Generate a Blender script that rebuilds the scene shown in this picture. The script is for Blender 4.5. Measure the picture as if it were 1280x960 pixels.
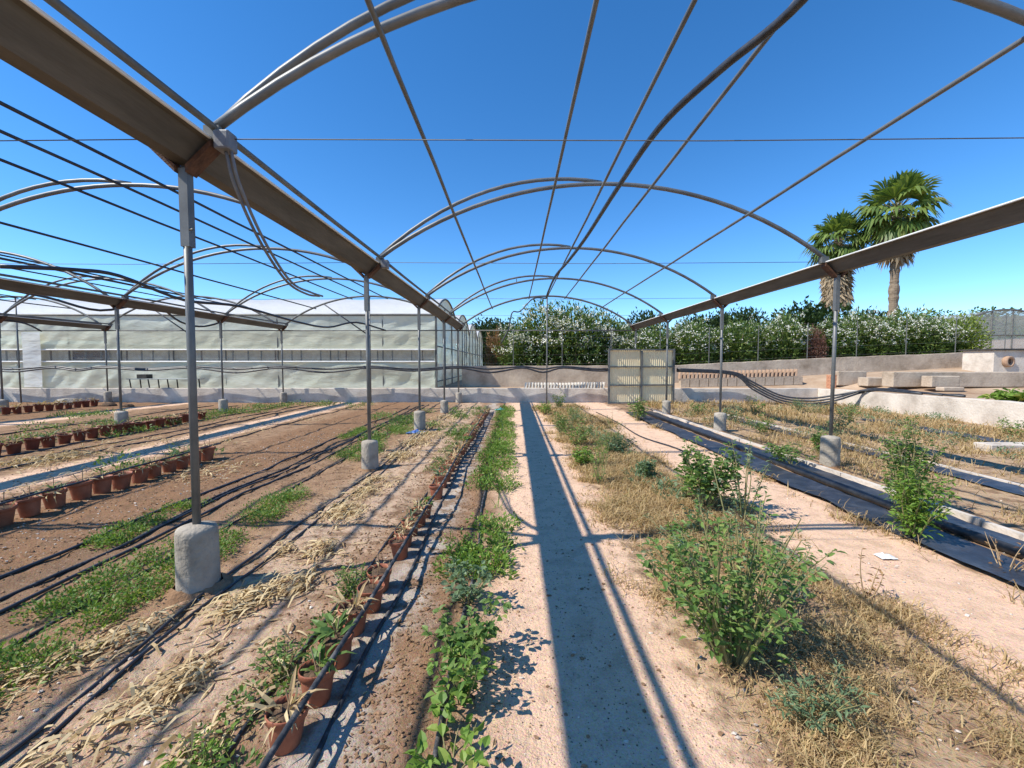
import bpy, math, random
import numpy as np
from mathutils import Vector, Matrix
R = math.radians
random.seed(7); rng = np.random.default_rng(7)
sc = bpy.context.scene
for o in list(bpy.data.objects): bpy.data.objects.remove(o)

# ------------------------------------------------------------------ camera, sky, sun, exposure
H = 1.55; F = 530.0                    # eye height (m), focal length in pixels of the 1280 px photograph
PITCH = math.atan(26 / F); YAW = math.atan(3 / F)
cam_d = bpy.data.cameras.new('camera'); cam = bpy.data.objects.new('camera', cam_d)
sc.collection.objects.link(cam); sc.camera = cam
cam_d.sensor_width = 36; cam_d.lens = F / 1280 * 36; cam_d.clip_start = 0.05; cam_d.clip_end = 3000
cam.location = (0, 0, H); cam.rotation_euler = (math.pi / 2 - PITCH, 0, YAW)

SUN_T = Vector((0.855, 0.28, -1.0)).normalized()       # the way sunlight travels
SUN_EL = math.asin(-SUN_T.z); SUN_AZ = math.atan2(-SUN_T.x, -SUN_T.y)
w = bpy.data.worlds.new('World'); sc.world = w; w.use_nodes = True
nt = w.node_tree; bg = nt.nodes['Background']
sky = nt.nodes.new('ShaderNodeTexSky'); sky.sky_type = 'NISHITA'; sky.sun_disc = False
sky.sun_elevation = SUN_EL; sky.sun_rotation = SUN_AZ
sky.altitude = 0; sky.air_density = 0.78; sky.dust_density = 0.0; sky.ozone_density = 4.0
hs = nt.nodes.new('ShaderNodeHueSaturation'); hs.inputs['Saturation'].default_value = 1.25
nt.links.new(sky.outputs[0], hs.inputs['Color']); nt.links.new(hs.outputs[0], bg.inputs['Color'])
bg.inputs['Strength'].default_value = 0.15
sd = bpy.data.lights.new('sun', 'SUN'); sd.energy = 4.0; sd.angle = R(0.5); sd.color = (1, 0.95, 0.86)
so = bpy.data.objects.new('sun', sd); sc.collection.objects.link(so)
so.rotation_euler = SUN_T.to_track_quat('-Z', 'Y').to_euler(); so.location = (-30, -10, 40)
vs = sc.view_settings; vs.view_transform = 'Standard'; vs.look = 'None'; vs.gamma = 1; vs.exposure = 0.66
vs.use_curve_mapping = False
sc.render.engine = 'CYCLES'

# ------------------------------------------------------------------ pixel -> place helpers (photo pixels, 1280x960)
def _ray(px, py):
    d = Vector((px - 640, -(py - 480), -F))
    return (cam.rotation_euler.to_matrix() @ d)
def at_y(px, py, Y):                    # the point seen at a pixel, on the plane at depth Y
    d = _ray(px, py); t = Y / d.y
    return Vector((d.x * t, Y, H + d.z * t))
def on_z(px, py, z=0.0):                # the point seen at a pixel, on the level z
    d = _ray(px, py); t = (z - H) / d.z
    return Vector((d.x * t, d.y * t, z))

# ------------------------------------------------------------------ mesh helpers
col = sc.collection
def obj(name, v, f, mat, parent=None, smooth=False):
    me = bpy.data.meshes.new(name); me.from_pydata([tuple(p) for p in v], [], f)
    if smooth:
        me.polygons.foreach_set('use_smooth', [True] * len(me.polygons))
    me.materials.append(mat); me.update()
    o = bpy.data.objects.new(name, me); col.objects.link(o)
    if parent is not None: o.parent = parent
    return o
def obj_np(name, v, tri, mat, parent=None, smooth=False):
    """fast path: numpy vertices (n,3), faces (m,k)"""
    me = bpy.data.meshes.new(name); n, m, k = len(v), len(tri), tri.shape[1]
    me.vertices.add(n); me.vertices.foreach_set('co', np.asarray(v, np.float32).ravel())
    me.loops.add(m * k); me.loops.foreach_set('vertex_index', np.asarray(tri, np.int32).ravel())
    me.polygons.add(m); me.polygons.foreach_set('loop_start', np.arange(0, m * k, k, dtype=np.int32))
    me.polygons.foreach_set('loop_total', np.full(m, k, np.int32))
    me.polygons.foreach_set('use_smooth', np.full(m, smooth, bool))
    me.materials.append(mat); me.update(calc_edges=True); me.validate()
    o = bpy.data.objects.new(name, me); col.objects.link(o)
    if parent is not None: o.parent = parent
    return o
def tag(o, label, cat, group=None):
    o['label'] = label; o['category'] = cat
    if group: o['group'] = group
    return o
def thing(name, label, cat, loc=(0, 0, 0), group=None, rz=0.0):
    o = bpy.data.objects.new(name, None); col.objects.link(o); o.location = loc; o.rotation_euler = (0, 0, rz)
    o.empty_display_size = 0.1
    return tag(o, label, cat, group)
def link_copy(o, parent=None):
    c = o.copy(); col.objects.link(c); c.parent = parent
    for ch in o.children: link_copy(ch, c)
    return c
class MB:
    def __init__(s): s.v = []; s.f = []
    def add(s, v, f):
        b = len(s.v); s.v += [Vector(p) for p in v]; s.f += [tuple(i + b for i in q) for q in f]; return s
    def box(s, x0, x1, y0, y1, z0, z1):
        return s.add([(x0,y0,z0),(x1,y0,z0),(x1,y1,z0),(x0,y1,z0),(x0,y0,z1),(x1,y0,z1),(x1,y1,z1),(x0,y1,z1)],
              [(0,3,2,1),(4,5,6,7),(0,1,5,4),(1,2,6,5),(2,3,7,6),(3,0,4,7)])
    def tube(s, pts, r, n=8, caps=True):
        pts = [Vector(p) for p in pts]; N = len(pts)
        rr = r if isinstance(r, (list, tuple)) else [r] * N
        up = None; v = []; f = []
        for i, p in enumerate(pts):
            t = (pts[min(i + 1, N - 1)] - pts[max(i - 1, 0)]).normalized()
            if up is None:
                up = t.cross(Vector((0, 0, 1)) if abs(t.z) < .9 else Vector((1, 0, 0))).normalized()
            else:
                up = (up - t * up.dot(t)).normalized()
            b = t.cross(up)
            for k in range(n):
                a = 2 * math.pi * k / n
                v.append(p + (up * math.cos(a) + b * math.sin(a)) * rr[i])
        for i in range(N - 1):
            for k in range(n):
                k2 = (k + 1) % n
                f.append((i*n+k, i*n+k2, (i+1)*n+k2, (i+1)*n+k))
        if caps: f.append(tuple(range(n))[::-1]); f.append(tuple((N-1)*n+k for k in range(n)))
        return s.add(v, f)
    def lathe(s, prof, n=16, c=(0,0,0), wob=None):
        v = []; f = []
        for (r, z) in prof:
            for k in range(n):
                a = 2 * math.pi * k / n; q = 1 + (wob[k % len(wob)] if wob else 0)
                v.append((c[0] + r*q*math.cos(a), c[1] + r*q*math.sin(a), c[2] + z))
        for i in range(len(prof) - 1):
            for k in range(n):
                k2 = (k + 1) % n; f.append((i*n+k, i*n+k2, (i+1)*n+k2, (i+1)*n+k))
        return s.add(v, f)
    def build(s, name, mat, parent=None, smooth=False): return obj(name, s.v, s.f, mat, parent, smooth)
def smooth_path(pts, n=6):
    P = [Vector(p) for p in pts]; P = [2*P[0]-P[1]] + P + [2*P[-1]-P[-2]]; out = []
    for i in range(1, len(P) - 2):
        a, b, c, d = P[i-1], P[i], P[i+1], P[i+2]
        for k in range(n):
            t = k / n
            out.append(.5*((2*b) + (c-a)*t + (2*a-5*b+4*c-d)*t*t + (3*b-a-3*c+d)*t**3))
    out.append(P[-2]); return out
def shade_smooth_bevel(o, wdt=.01, seg=2):
    m = o.modifiers.new('bevel', 'BEVEL'); m.width = wdt; m.segments = seg; m.limit_method = 'ANGLE'; return o

# value noise, used for ground relief
_tab = rng.random((256, 256))
def vnoise(x, y, s):
    x = np.asarray(x, float) * s + 1000.37; y = np.asarray(y, float) * s + 1000.71
    xi = np.floor(x).astype(int); yi = np.floor(y).astype(int); fx = x - xi; fy = y - yi
    fx = fx*fx*(3-2*fx); fy = fy*fy*(3-2*fy)
    g = lambda a, b: _tab[a % 256, b % 256]
    return (g(xi,yi)*(1-fx)+g(xi+1,yi)*fx)*(1-fy) + (g(xi,yi+1)*(1-fx)+g(xi+1,yi+1)*fx)*fy - .5
def rough_amount(x):
    x = np.asarray(x, float)
    path = np.maximum.reduce([np.exp(-((x-.45)/.42)**4), np.exp(-((x-2.85)/.5)**4), np.exp(-((x+6.5)/.5)**4)])
    return 1 - .85 * path
def ground_z(x, y):
    a = rough_amount(x)
    return .05*vnoise(x, y, .7)*a + a*(.03*vnoise(x, y, 3.1) + .022*vnoise(x, y, 8.3) + .012*vnoise(x, y, 19.)) - .004
def gz(x, y): return float(ground_z(x, y))

# ------------------------------------------------------------------ materials
def mat_new(name):
    m = bpy.data.materials.new(name); m.use_nodes = True
    return m, m.node_tree, m.node_tree.nodes['Principled BSDF']
def noise_mat(name, c1, c2, rough=.8, scale=8, bump=.2, bscale=40, metal=0, stretch=None, c3=None, spec=.3, bdist=.02):
    m, t, p = mat_new(name); L = t.links
    tc = t.nodes.new('ShaderNodeTexCoord'); src = tc.outputs['Object']
    if stretch:
        mp = t.nodes.new('ShaderNodeMapping'); mp.inputs['Scale'].default_value = stretch
        L.new(src, mp.inputs[0]); src = mp.outputs[0]
    n = t.nodes.new('ShaderNodeTexNoise'); n.inputs['Scale'].default_value = scale; n.inputs['Detail'].default_value = 6
    n.inputs['Roughness'].default_value = .65
    L.new(src, n.inputs['Vector'])
    cr = t.nodes.new('ShaderNodeValToRGB'); e = cr.color_ramp.elements
    e[0].position = .3; e[0].color = (*c1, 1); e[1].position = .7; e[1].color = (*c2, 1)
    if c3: x = e.new(.5); x.color = (*c3, 1)
    L.new(n.outputs['Fac'], cr.inputs[0]); L.new(cr.outputs[0], p.inputs['Base Color'])
    p.inputs['Roughness'].default_value = rough; p.inputs['Metallic'].default_value = metal
    p.inputs['Specular IOR Level'].default_value = spec
    if bump:
        b = t.nodes.new('ShaderNodeTexNoise'); b.inputs['Scale'].default_value = bscale; b.inputs['Detail'].default_value = 5
        L.new(src, b.inputs['Vector'])
        bm = t.nodes.new('ShaderNodeBump'); bm.inputs['Strength'].default_value = bump; bm.inputs['Distance'].default_value = bdist
        L.new(b.outputs['Fac'], bm.inputs['Height']); L.new(bm.outputs[0], p.inputs['Normal'])
    return m
def leaf_mat(name, c1, c2, c3=None, trans=.35, rough=.5):
    m, t, p = mat_new(name); L = t.links
    g = t.nodes.new('ShaderNodeNewGeometry')
    cr = t.nodes.new('ShaderNodeValToRGB'); e = cr.color_ramp.elements
    e[0].color = (*c1, 1); e[1].color = (*c2, 1)
    if c3: x = e.new(.9); x.color = (*c2, 1); e[-1].color = (*c3, 1)
    L.new(g.outputs['Random Per Island'], cr.inputs[0]); L.new(cr.outputs[0], p.inputs['Base Color'])
    p.inputs['Roughness'].default_value = rough; p.inputs['Specular IOR Level'].default_value = .3
    tr = t.nodes.new('ShaderNodeBsdfTranslucent'); mx = t.nodes.new('ShaderNodeMixShader')
    mul = t.nodes.new('ShaderNodeMixRGB'); mul.blend_type = 'MULTIPLY'; mul.inputs[0].default_value = 1
    mul.inputs[2].default_value = (1.3, 1.25, .6, 1)
    L.new(cr.outputs[0], mul.inputs[1]); L.new(mul.outputs[0], tr.inputs['Color'])
    mx.inputs[0].default_value = trans
    L.new(p.outputs[0], mx.inputs[1]); L.new(tr.outputs[0], mx.inputs[2])
    L.new(mx.outputs[0], t.nodes['Material Output'].inputs['Surface'])
    return m
M = {}
M['steel'] = noise_mat('galvanised_steel', (.105,.107,.105), (.21,.212,.205), .5, 2.5, 0, 90, .35, spec=.4)
M['steel_dull'] = noise_mat('weathered_steel', (.1,.1,.095), (.2,.2,.185), .6, 3, 0, 60, .25)
M['steel_dark'] = noise_mat('dark_tube', (.025,.027,.032), (.06,.062,.07), .5, 3, 0, 60, .1)
M['gutter'] = noise_mat('gutter_sheet', (.075,.067,.055), (.15,.133,.11), .6, 3, .12, 30, .2, stretch=(3,.4,3), c3=(.11,.098,.08))
M['rust'] = noise_mat('rusty_bracket', (.05,.026,.018), (.15,.075,.045), .8, 14, .3, 60)
M['footing'] = noise_mat('footing_concrete', (.22,.19,.15), (.46,.41,.34), .92, 4, .6, 30, 0, c3=(.36,.315,.255), spec=.15)
M['conc'] = noise_mat('wall_concrete', (.4,.34,.28), (.7,.62,.53), .92, 1.6, .6, 22, 0, c3=(.58,.51,.43), spec=.15)
M['conc_old'] = noise_mat('old_wall_concrete', (.27,.21,.15), (.6,.5,.38), .92, 1.2, .7, 14, 0, c3=(.46,.37,.28), spec=.15)
M['hose'] = noise_mat('black_polyethylene', (.012,.013,.016), (.05,.052,.058), .42, 9, .1, 40, 0, spec=.5)
M['hose_dusty'] = noise_mat('dusty_hose', (.02,.022,.026), (.2,.185,.17), .6, 12, .1, 40, 0, c3=(.035,.037,.042))
M['hose_grey'] = noise_mat('grey_conduit', (.13,.135,.15), (.22,.225,.235), .5, 9, .1, 40)
M['film_black'] = noise_mat('black_ground_film', (.018,.02,.026), (.075,.078,.088), .42, 5, .5, 18, 0, spec=.5, c3=(.035,.037,.045))
M['pot'] = noise_mat('terracotta_plastic', (.24,.075,.04), (.42,.16,.09), .6, 9, .05, 40)
M['pot_dark'] = noise_mat('dark_terracotta_plastic', (.15,.04,.025), (.25,.07,.04), .55, 7, .05, 40)
M['soil'] = noise_mat('potting_soil', (.05,.03,.018), (.17,.11,.07), .95, 30, .8, 60)
M['clod'] = noise_mat('soil_clods', (.17,.095,.05), (.36,.225,.135), .95, 9, .6, 50, spec=.1)
M['stone'] = noise_mat('pebbles', (.4,.32,.25), (.7,.62,.53), .9, 4, .2, 50, spec=.15)
M['weed'] = leaf_mat('weed_leaf', (.07,.145,.035), (.19,.29,.075), (.34,.36,.11))
M['weed_scruffy'] = leaf_mat('scruffy_weed_leaf', (.08,.17,.03), (.21,.32,.065), (.4,.36,.12))
M['weed_grey'] = leaf_mat('grey_green_leaf', (.1,.17,.09), (.2,.28,.15), (.28,.33,.2))
M['weed_bright'] = leaf_mat('bright_leaf', (.1,.2,.03), (.22,.34,.06), (.36,.38,.1))
M['weed_stem'] = noise_mat('weed_stem', (.16,.17,.06), (.3,.25,.12), .7, 6, 0)
M['dry_stem'] = noise_mat('dry_stem', (.3,.19,.1), (.45,.32,.18), .8, 6, 0)
M['dry_grass'] = leaf_mat('dry_grass', (.3,.195,.09), (.6,.45,.24), (.33,.31,.12), .3, .85)
M['straw'] = leaf_mat('dry_strap_leaf', (.34,.22,.1), (.72,.58,.34), (.27,.16,.08), .2, .7)
M['oleander'] = leaf_mat('oleander_leaf', (.045,.095,.025), (.16,.235,.06), (.32,.35,.1), .3)
M['dark_leaf'] = leaf_mat('dark_leaf', (.02,.045,.018), (.06,.1,.03), None, .2)
M['lime_leaf'] = leaf_mat('lime_leaf', (.11,.17,.03), (.26,.32,.06), None, .3)
M['brown_leaf'] = leaf_mat('brown_leaf', (.16,.08,.035), (.36,.22,.1), None, .2)
M['red_leaf'] = leaf_mat('red_leaf', (.1,.045,.035), (.22,.11,.08), None, .2)
M['flower'] = leaf_mat('white_petal', (.75,.74,.68), (.85,.84,.8), None, .3)
M['palm'] = leaf_mat('palm_leaf', (.065,.125,.03), (.2,.27,.07), (.38,.35,.13), .35, .45)
M['palm_dead'] = leaf_mat('dead_palm_leaf', (.22,.16,.1), (.45,.35,.23), None, .15, .8)
M['bark'] = noise_mat('bark', (.12,.085,.055), (.32,.25,.18), .9, 5, .8, 14, stretch=(1,1,3))
M['timber'] = noise_mat('dark_timber', (.025,.025,.025), (.07,.06,.05), .7, 6, .2, 40)
M['tabletop'] = noise_mat('table_board', (.3,.32,.3), (.48,.5,.46), .7, 4, .1, 40)
M['tile'] = noise_mat('terracotta_tile', (.3,.18,.115), (.5,.34,.23), .85, 5, .3, 40)
M['tile_pale'] = noise_mat('pale_tile', (.5,.44,.36), (.75,.69,.6), .85, 5, .3, 40)
M['brick'] = noise_mat('brick', (.4,.17,.09), (.6,.32,.2), .9, 6, .4, 40)
M['gate_sheet'] = noise_mat('gate_sheet', (.74,.58,.35), (.88,.73,.46), .55, 2, .05, 20)
M['white'] = noise_mat('white_plastic', (.62,.62,.6), (.8,.8,.78), .5, 5, .1, 30)
M['cyan'] = noise_mat('turquoise_plastic', (.1,.5,.45), (.2,.65,.6), .4, 5, .1, 30)
M['blue'] = noise_mat('blue_plastic', (.08,.16,.42), (.16,.28,.6), .4, 5, .1, 30)
M['hill'] = noise_mat('hillside', (.05,.08,.035), (.2,.18,.11), .95, .05, .5, 1)

def film_mat(name, c1, c2, transp, transl=.45, bump=.45):
    m = noise_mat(name, c1, c2, .32, .5, bump, 2.2, 0, stretch=(.6, .6, 1.4), spec=.5, bdist=.15); t = m.node_tree; L = t.links
    p = t.nodes['Principled BSDF']; colr = [n for n in t.nodes if n.type == 'VALTORGB'][0]
    tr = t.nodes.new('ShaderNodeBsdfTranslucent'); L.new(colr.outputs[0], tr.inputs['Color'])
    a = t.nodes.new('ShaderNodeMixShader'); a.inputs[0].default_value = transl
    L.new(p.outputs[0], a.inputs[1]); L.new(tr.outputs[0], a.inputs[2])
    tp = t.nodes.new('ShaderNodeBsdfTransparent'); b = t.nodes.new('ShaderNodeMixShader'); b.inputs[0].default_value = transp
    L.new(a.outputs[0], b.inputs[1]); L.new(tp.outputs[0], b.inputs[2])
    L.new(b.outputs[0], t.nodes['Material Output'].inputs['Surface']); return m
M['film_green'] = film_mat('green_film', (.6,.64,.5), (.78,.8,.68), .08, .3)
M['film_beige'] = film_mat('beige_film', (.62,.62,.45), (.8,.79,.6), .08, .3)
M['film_white'] = film_mat('white_roof_film', (.78,.77,.72), (.88,.87,.82), .05, .3)
M['film_yellow'] = film_mat('yellowed_film', (.6,.55,.34), (.74,.7,.48), .06)
M['net'] = film_mat('grey_netting', (.42,.42,.4), (.5,.5,.47), .6, .3)

def ground_material():
    m, t, p = mat_new('dry_ground'); L = t.links
    N = t.nodes.new
    tc = N('ShaderNodeTexCoord'); sep = N('ShaderNodeSeparateXYZ'); L.new(tc.outputs['Object'], sep.inputs[0])
    def noise(scale, det=5, rgh=.6):
        n = N('ShaderNodeTexNoise'); n.inputs['Scale'].default_value = scale; n.inputs['Detail'].default_value = det
        n.inputs['Roughness'].default_value = rgh; L.new(tc.outputs['Object'], n.inputs['Vector']); return n
    def math_(op, a, b=None, c=None):
        n = N('ShaderNodeMath'); n.operation = op
        for i, v in enumerate((a, b, c)):
            if v is None: continue
            if isinstance(v, (int, float)): n.inputs[i].default_value = v
            else: L.new(v, n.inputs[i])
        return n.outputs[0]
    n1 = noise(1.3); n2 = noise(6); n3 = noise(30, 6, .7); n4 = noise(110, 3)
    wob = math_('ADD', math_('MULTIPLY_ADD', n1.outputs['Fac'], .5, -.25), math_('MULTIPLY_ADD', n2.outputs['Fac'], .4, -.2))
    x = math_('ADD', sep.outputs['X'], wob)
    X0, X1 = -20.0, 14.0
    u = math_('MULTIPLY_ADD', x, 1 / (X1 - X0), -X0 / (X1 - X0))
    cr = N('ShaderNodeValToRGB'); ramp = cr.color_ramp
    sand = (.76,.51,.345); pale = (.5,.35,.235); brown = (.26,.145,.077); tan = (.34,.21,.122); ochre = (.46,.315,.19); dark = (.21,.13,.078); mat_ = (.47,.4,.33)
    Z = [(-20,brown),(-13.6,brown),(-13.3,sand),(-12.7,sand),(-12.4,tan),(-9.5,brown),(-7.1,tan),(-6.85,sand),(-6.2,sand),(-5.95,tan),
         (-5.3,tan),(-5.0,brown),(-3.85,brown),(-3.5,dark),(-2.9,tan),(-2.25,tan),(-2.05,pale),(-1.3,pale),(-1.1,brown),(-.82,mat_),(-.66,mat_),(-.58,brown),
         (-.3,tan),(-.05,sand),(.85,sand),(1.05,ochre),(2.2,ochre),(2.4,sand),(3.35,sand),(3.6,tan),(4.7,ochre),(14,ochre)]
    Z = Z[:32]
    e = ramp.elements
    e[0].position = 0; e[0].color = (*Z[0][1], 1); e[1].position = 1; e[1].color = (*Z[-1][1], 1)
    for (zx, c) in Z[1:-1]:
        q = e.new((zx - X0) / (X1 - X0)); q.color = (*c, .22 if c is sand else .8)      # alpha: how crumbled the strip is
    L.new(u, cr.inputs[0])
    def mix(bl, fac, a, b):
        n = N('ShaderNodeMixRGB'); n.blend_type = bl
        if isinstance(fac, (int, float)): n.inputs[0].default_value = fac
        else: L.new(fac, n.inputs[0])
        for i, v in ((1, a), (2, b)):
            if isinstance(v, tuple): n.inputs[i].default_value = (*v, 1)
            else: L.new(v, n.inputs[i])
        return n.outputs[0]
    # patches of crumbled darker earth and pale dust, with shapes of their own
    sm = N('ShaderNodeMapRange'); sm.interpolation_type = 'SMOOTHSTEP'; L.new(n2.outputs['Fac'], sm.inputs[0])
    sm.inputs[1].default_value = .47; sm.inputs[2].default_value = .62
    c = mix('MIX', math_('MULTIPLY', sm.outputs[0], cr.outputs['Alpha']), cr.outputs[0], (.22,.13,.075))
    s3 = N('ShaderNodeMapRange'); L.new(n3.outputs['Fac'], s3.inputs[0]); s3.inputs[1].default_value = .56; s3.inputs[2].default_value = .7
    c = mix('MIX', math_('MULTIPLY', s3.outputs[0], .5), c, (.2,.13,.085))
    s4 = N('ShaderNodeMapRange'); L.new(n3.outputs['Fac'], s4.inputs[0]); s4.inputs[1].default_value = .42; s4.inputs[2].default_value = .3
    c = mix('MIX', math_('MULTIPLY', s4.outputs[0], .4), c, (.66,.54,.43))
    c = mix('OVERLAY', .5, c, n4.outputs['Color'])
    L.new(c, p.inputs['Base Color']); p.inputs['Roughness'].default_value = .95; p.inputs['Specular IOR Level'].default_value = .12
    h = math_('ADD', math_('MULTIPLY', n3.outputs['Fac'], 1.0), math_('MULTIPLY', n4.outputs['Fac'], .35))
    b = N('ShaderNodeBump'); b.inputs['Strength'].default_value = .75; b.inputs['Distance'].default_value = .025
    L.new(h, b.inputs['Height']); L.new(b.outputs[0], p.inputs['Normal'])
    return m
M['ground'] = ground_material()

# ------------------------------------------------------------------ ground and terrace
def steps(*segs):
    a = []
    for (s, e, d) in segs: a += list(np.arange(s, e, d))
    return np.array(a + [segs[-1][1]])
def grid_obj(name, xs, ys, zf, mat, smooth=True):
    X, Y = np.meshgrid(xs, ys); Zv = zf(X, Y); nx, ny = len(xs), len(ys)
    v = np.stack([X, Y, Zv], -1).reshape(-1, 3)
    i = np.arange(nx * ny).reshape(ny, nx)
    q = np.stack([i[:-1,:-1], i[:-1,1:], i[1:,1:], i[1:,:-1]], -1).reshape(-1, 4)
    return obj_np(name, v, q, mat, None, smooth)
gx = steps((-600,-60,60), (-60,-20,4), (-20,-8,.2), (-8,5.5,.04), (5.5,13,.15), (13,60,5), (60,600,60))
gy = steps((-60,-4,4), (-4,.8,.4), (.8,4.5,.04), (4.5,9,.08), (9,17,.16), (17,60,4), (60,900,60))
def ground_all(X, Y):
    near = (np.abs(X + 3) < 18) & (Y < 17.5)
    return np.where(near, ground_z(X, Y), -.05)
g = grid_obj('ground', gx, gy, ground_all, M['ground']); g['kind'] = 'structure'
WALL_Y = 16.9
def sstep(t): t = np.clip(t, 0, 1); return t*t*(3-2*t)
def terrace_z(X, Y):
    return .46 + .055*np.maximum(X - 4, 0)*sstep((Y - 17.2 + 3.2*sstep((X - 12.2) / 3)) / (2.4 + 2.4*sstep((X - 12.2) / 3))) + .02*vnoise(X, Y, 1.3) + .03*vnoise(X, Y, .4)
tx = steps((-90,-24,6), (-24,14,.3), (14,50,1.2), (50,200,15)); ty = steps((WALL_Y+.2,24,.3), (24,60,2), (60,200,10))
M['terrace'] = noise_mat('terrace_earth', (.3,.19,.12), (.52,.39,.28), .95, .8, .6, 12, c3=(.42,.3,.2), spec=.1)
o = grid_obj('terrace', tx, ty, terrace_z, M['terrace']); o['kind'] = 'structure'
SIDE_X = 12.1
tx2 = steps((SIDE_X+.15,20,.3), (20,60,4)); ty2 = steps((4,WALL_Y+.2,.3))
o = grid_obj('terrace_side', tx2, ty2, terrace_z, M['terrace']); o['kind'] = 'structure'
def tz(x, y): return float(terrace_z(np.array(x), np.array(y)))

# ------------------------------------------------------------------ bare greenhouse frame
ROWS = [4.70, -2.17, -9.07, -15.97, -22.87]
Z1 = 2.85; SP = 3.42; YS = [Z1 + SP * i for i in range(-2, 5)]      # frames, two of them behind the camera
YEND = YS[-1]
GB = 2.86; GR = .15; GW = .155; SPR = 3.06; APEX = 4.14
frame = thing('greenhouse_frame', 'bare galvanised greenhouse frame of posts, gutters and arched tubes without any covering', 'greenhouse frame', (ROWS[1], Z1, 0))
FL = frame.location.copy()
def fpart(mb, name, mat, parent=None, smooth=True, label=None):
    for i in range(len(mb.v)): mb.v[i] = mb.v[i] - FL
    o = mb.build(name, mat, parent or frame, smooth)
    if label: o['label'] = label
    return o
def arch_z(u, half, apex=APEX, spring=SPR):
    rise = apex - spring; Rr = (half*half + rise*rise) / (2*rise)
    return apex - Rr + math.sqrt(max(Rr*Rr - u*u, 0))
for ri, X in enumerate(ROWS):
    mb = MB(); y0, y1 = YS[0] - .4, YEND + .12
    prof = [(-GW-.03,GR), (-GW,GR+.004), (-.05,.006), (.05,.006), (GW,GR+.004), (GW+.03,GR)]
    under = [(GW+.03,GR-.006), (GW,GR-.012), (.05,0), (-.05,0), (-GW,GR-.012), (-GW-.03,GR-.006)]
    loop = prof + under; n = len(loop); ny = 12; v = []; f = []
    for k in range(ny + 1):
        y = y0 + (y1 - y0) * k / ny
        for (a, b) in loop: v.append((X + a, y, GB + b + .004 * math.sin(k * 2.1 + ri)))
    for k in range(ny):
        for i in range(n):
            j = (i + 1) % n; f.append((k*n+i, k*n+j, (k+1)*n+j, (k+1)*n+i))
    f.append(tuple(range(n))[::-1]); f.append(tuple(ny*n+i for i in range(n)))
    mb.add(v, f); gu = fpart(mb, 'gutter', M['gutter'], smooth=False)
    for sgn in (-1, 1):
        mb = MB(); mb.tube([(X + sgn*(GW+.04), y0 + (y1-y0)*k/8, GB + GR + .002) for k in range(9)], .011, 6); fpart(mb, 'gutter_lip', M['white'], gu)
    for yi, Y in enumerate(YS):
        if ri == 4 and yi < 5: continue
        lean = random.uniform(-.012, .012)
        zb = gz(X, Y)
        mb = MB(); mb.tube([(X + lean, Y, zb + .3), (X, Y, GB - .02)], 0.026, 10)
        po = fpart(mb, 'post', M['steel'])
        mb = MB(); mb.box(X-.029, X+.029, Y-.029, Y+.029, GB-.54, GB-.035); fpart(mb, 'sleeve', M['steel'], po, False)
        mb = MB()
        for zz in (GB-.43,): mb.tube([(X+.03, Y-.02, zz), (X+.05, Y-.02, zz)], .008, 6)
        fpart(mb, 'bolt', M['steel_dull'], po, False)
        mb = MB()                                     # V bracket that carries the gutter
        for s in (-1, 1):
            a, b = Vector((X + s*.035, Y, GB-.035)), Vector((X + s*(GW+.05), Y, GB+GR-.02))
            q = [(a.x, Y-.05, a.z-.035), (b.x, Y-.05, b.z-.035), (b.x, Y+.05, b.z-.035), (a.x, Y+.05, a.z-.035),
                 (a.x, Y-.05, a.z+.012), (b.x, Y-.05, b.z+.005), (b.x, Y+.05, b.z+.005), (a.x, Y+.05, a.z+.012)]
            mb.add(q, [(0,3,2,1),(4,5,6,7),(0,1,5,4),(1,2,6,5),(2,3,7,6),(3,0,4,7)])
        fpart(mb, 'bracket', M['rust'], po, False)
        # concrete footing cast in a drum
        rr = random.uniform(.12, .132) if yi != 3 else .122; hh = .43 + random.uniform(-.03, .02)
        wob = [random.uniform(-.02, .02) for _ in range(24)]
        mb = MB()
        mb.lathe([(rr*1.03,-.06), (rr*1.02,.03), (rr*1.0,.2), (rr*.99,hh-.05), (rr*.97,hh-.015), (rr*.9,hh), (rr*.55,hh+.012), (.03,hh+.022), (.0,hh+.022)], 24, (X + lean, Y, zb), wob)
        fo = fpart(mb, 'footing', M['footing'])
        mb = MB(); mb.lathe([(rr*1.75,-.03), (rr*1.35,.012), (rr*1.02,.04)], 20, (X + lean, Y, zb - .005), [random.uniform(-.2,.2) for _ in range(20)]); fpart(mb, 'earth_collar', M['clod'], fo)
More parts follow.
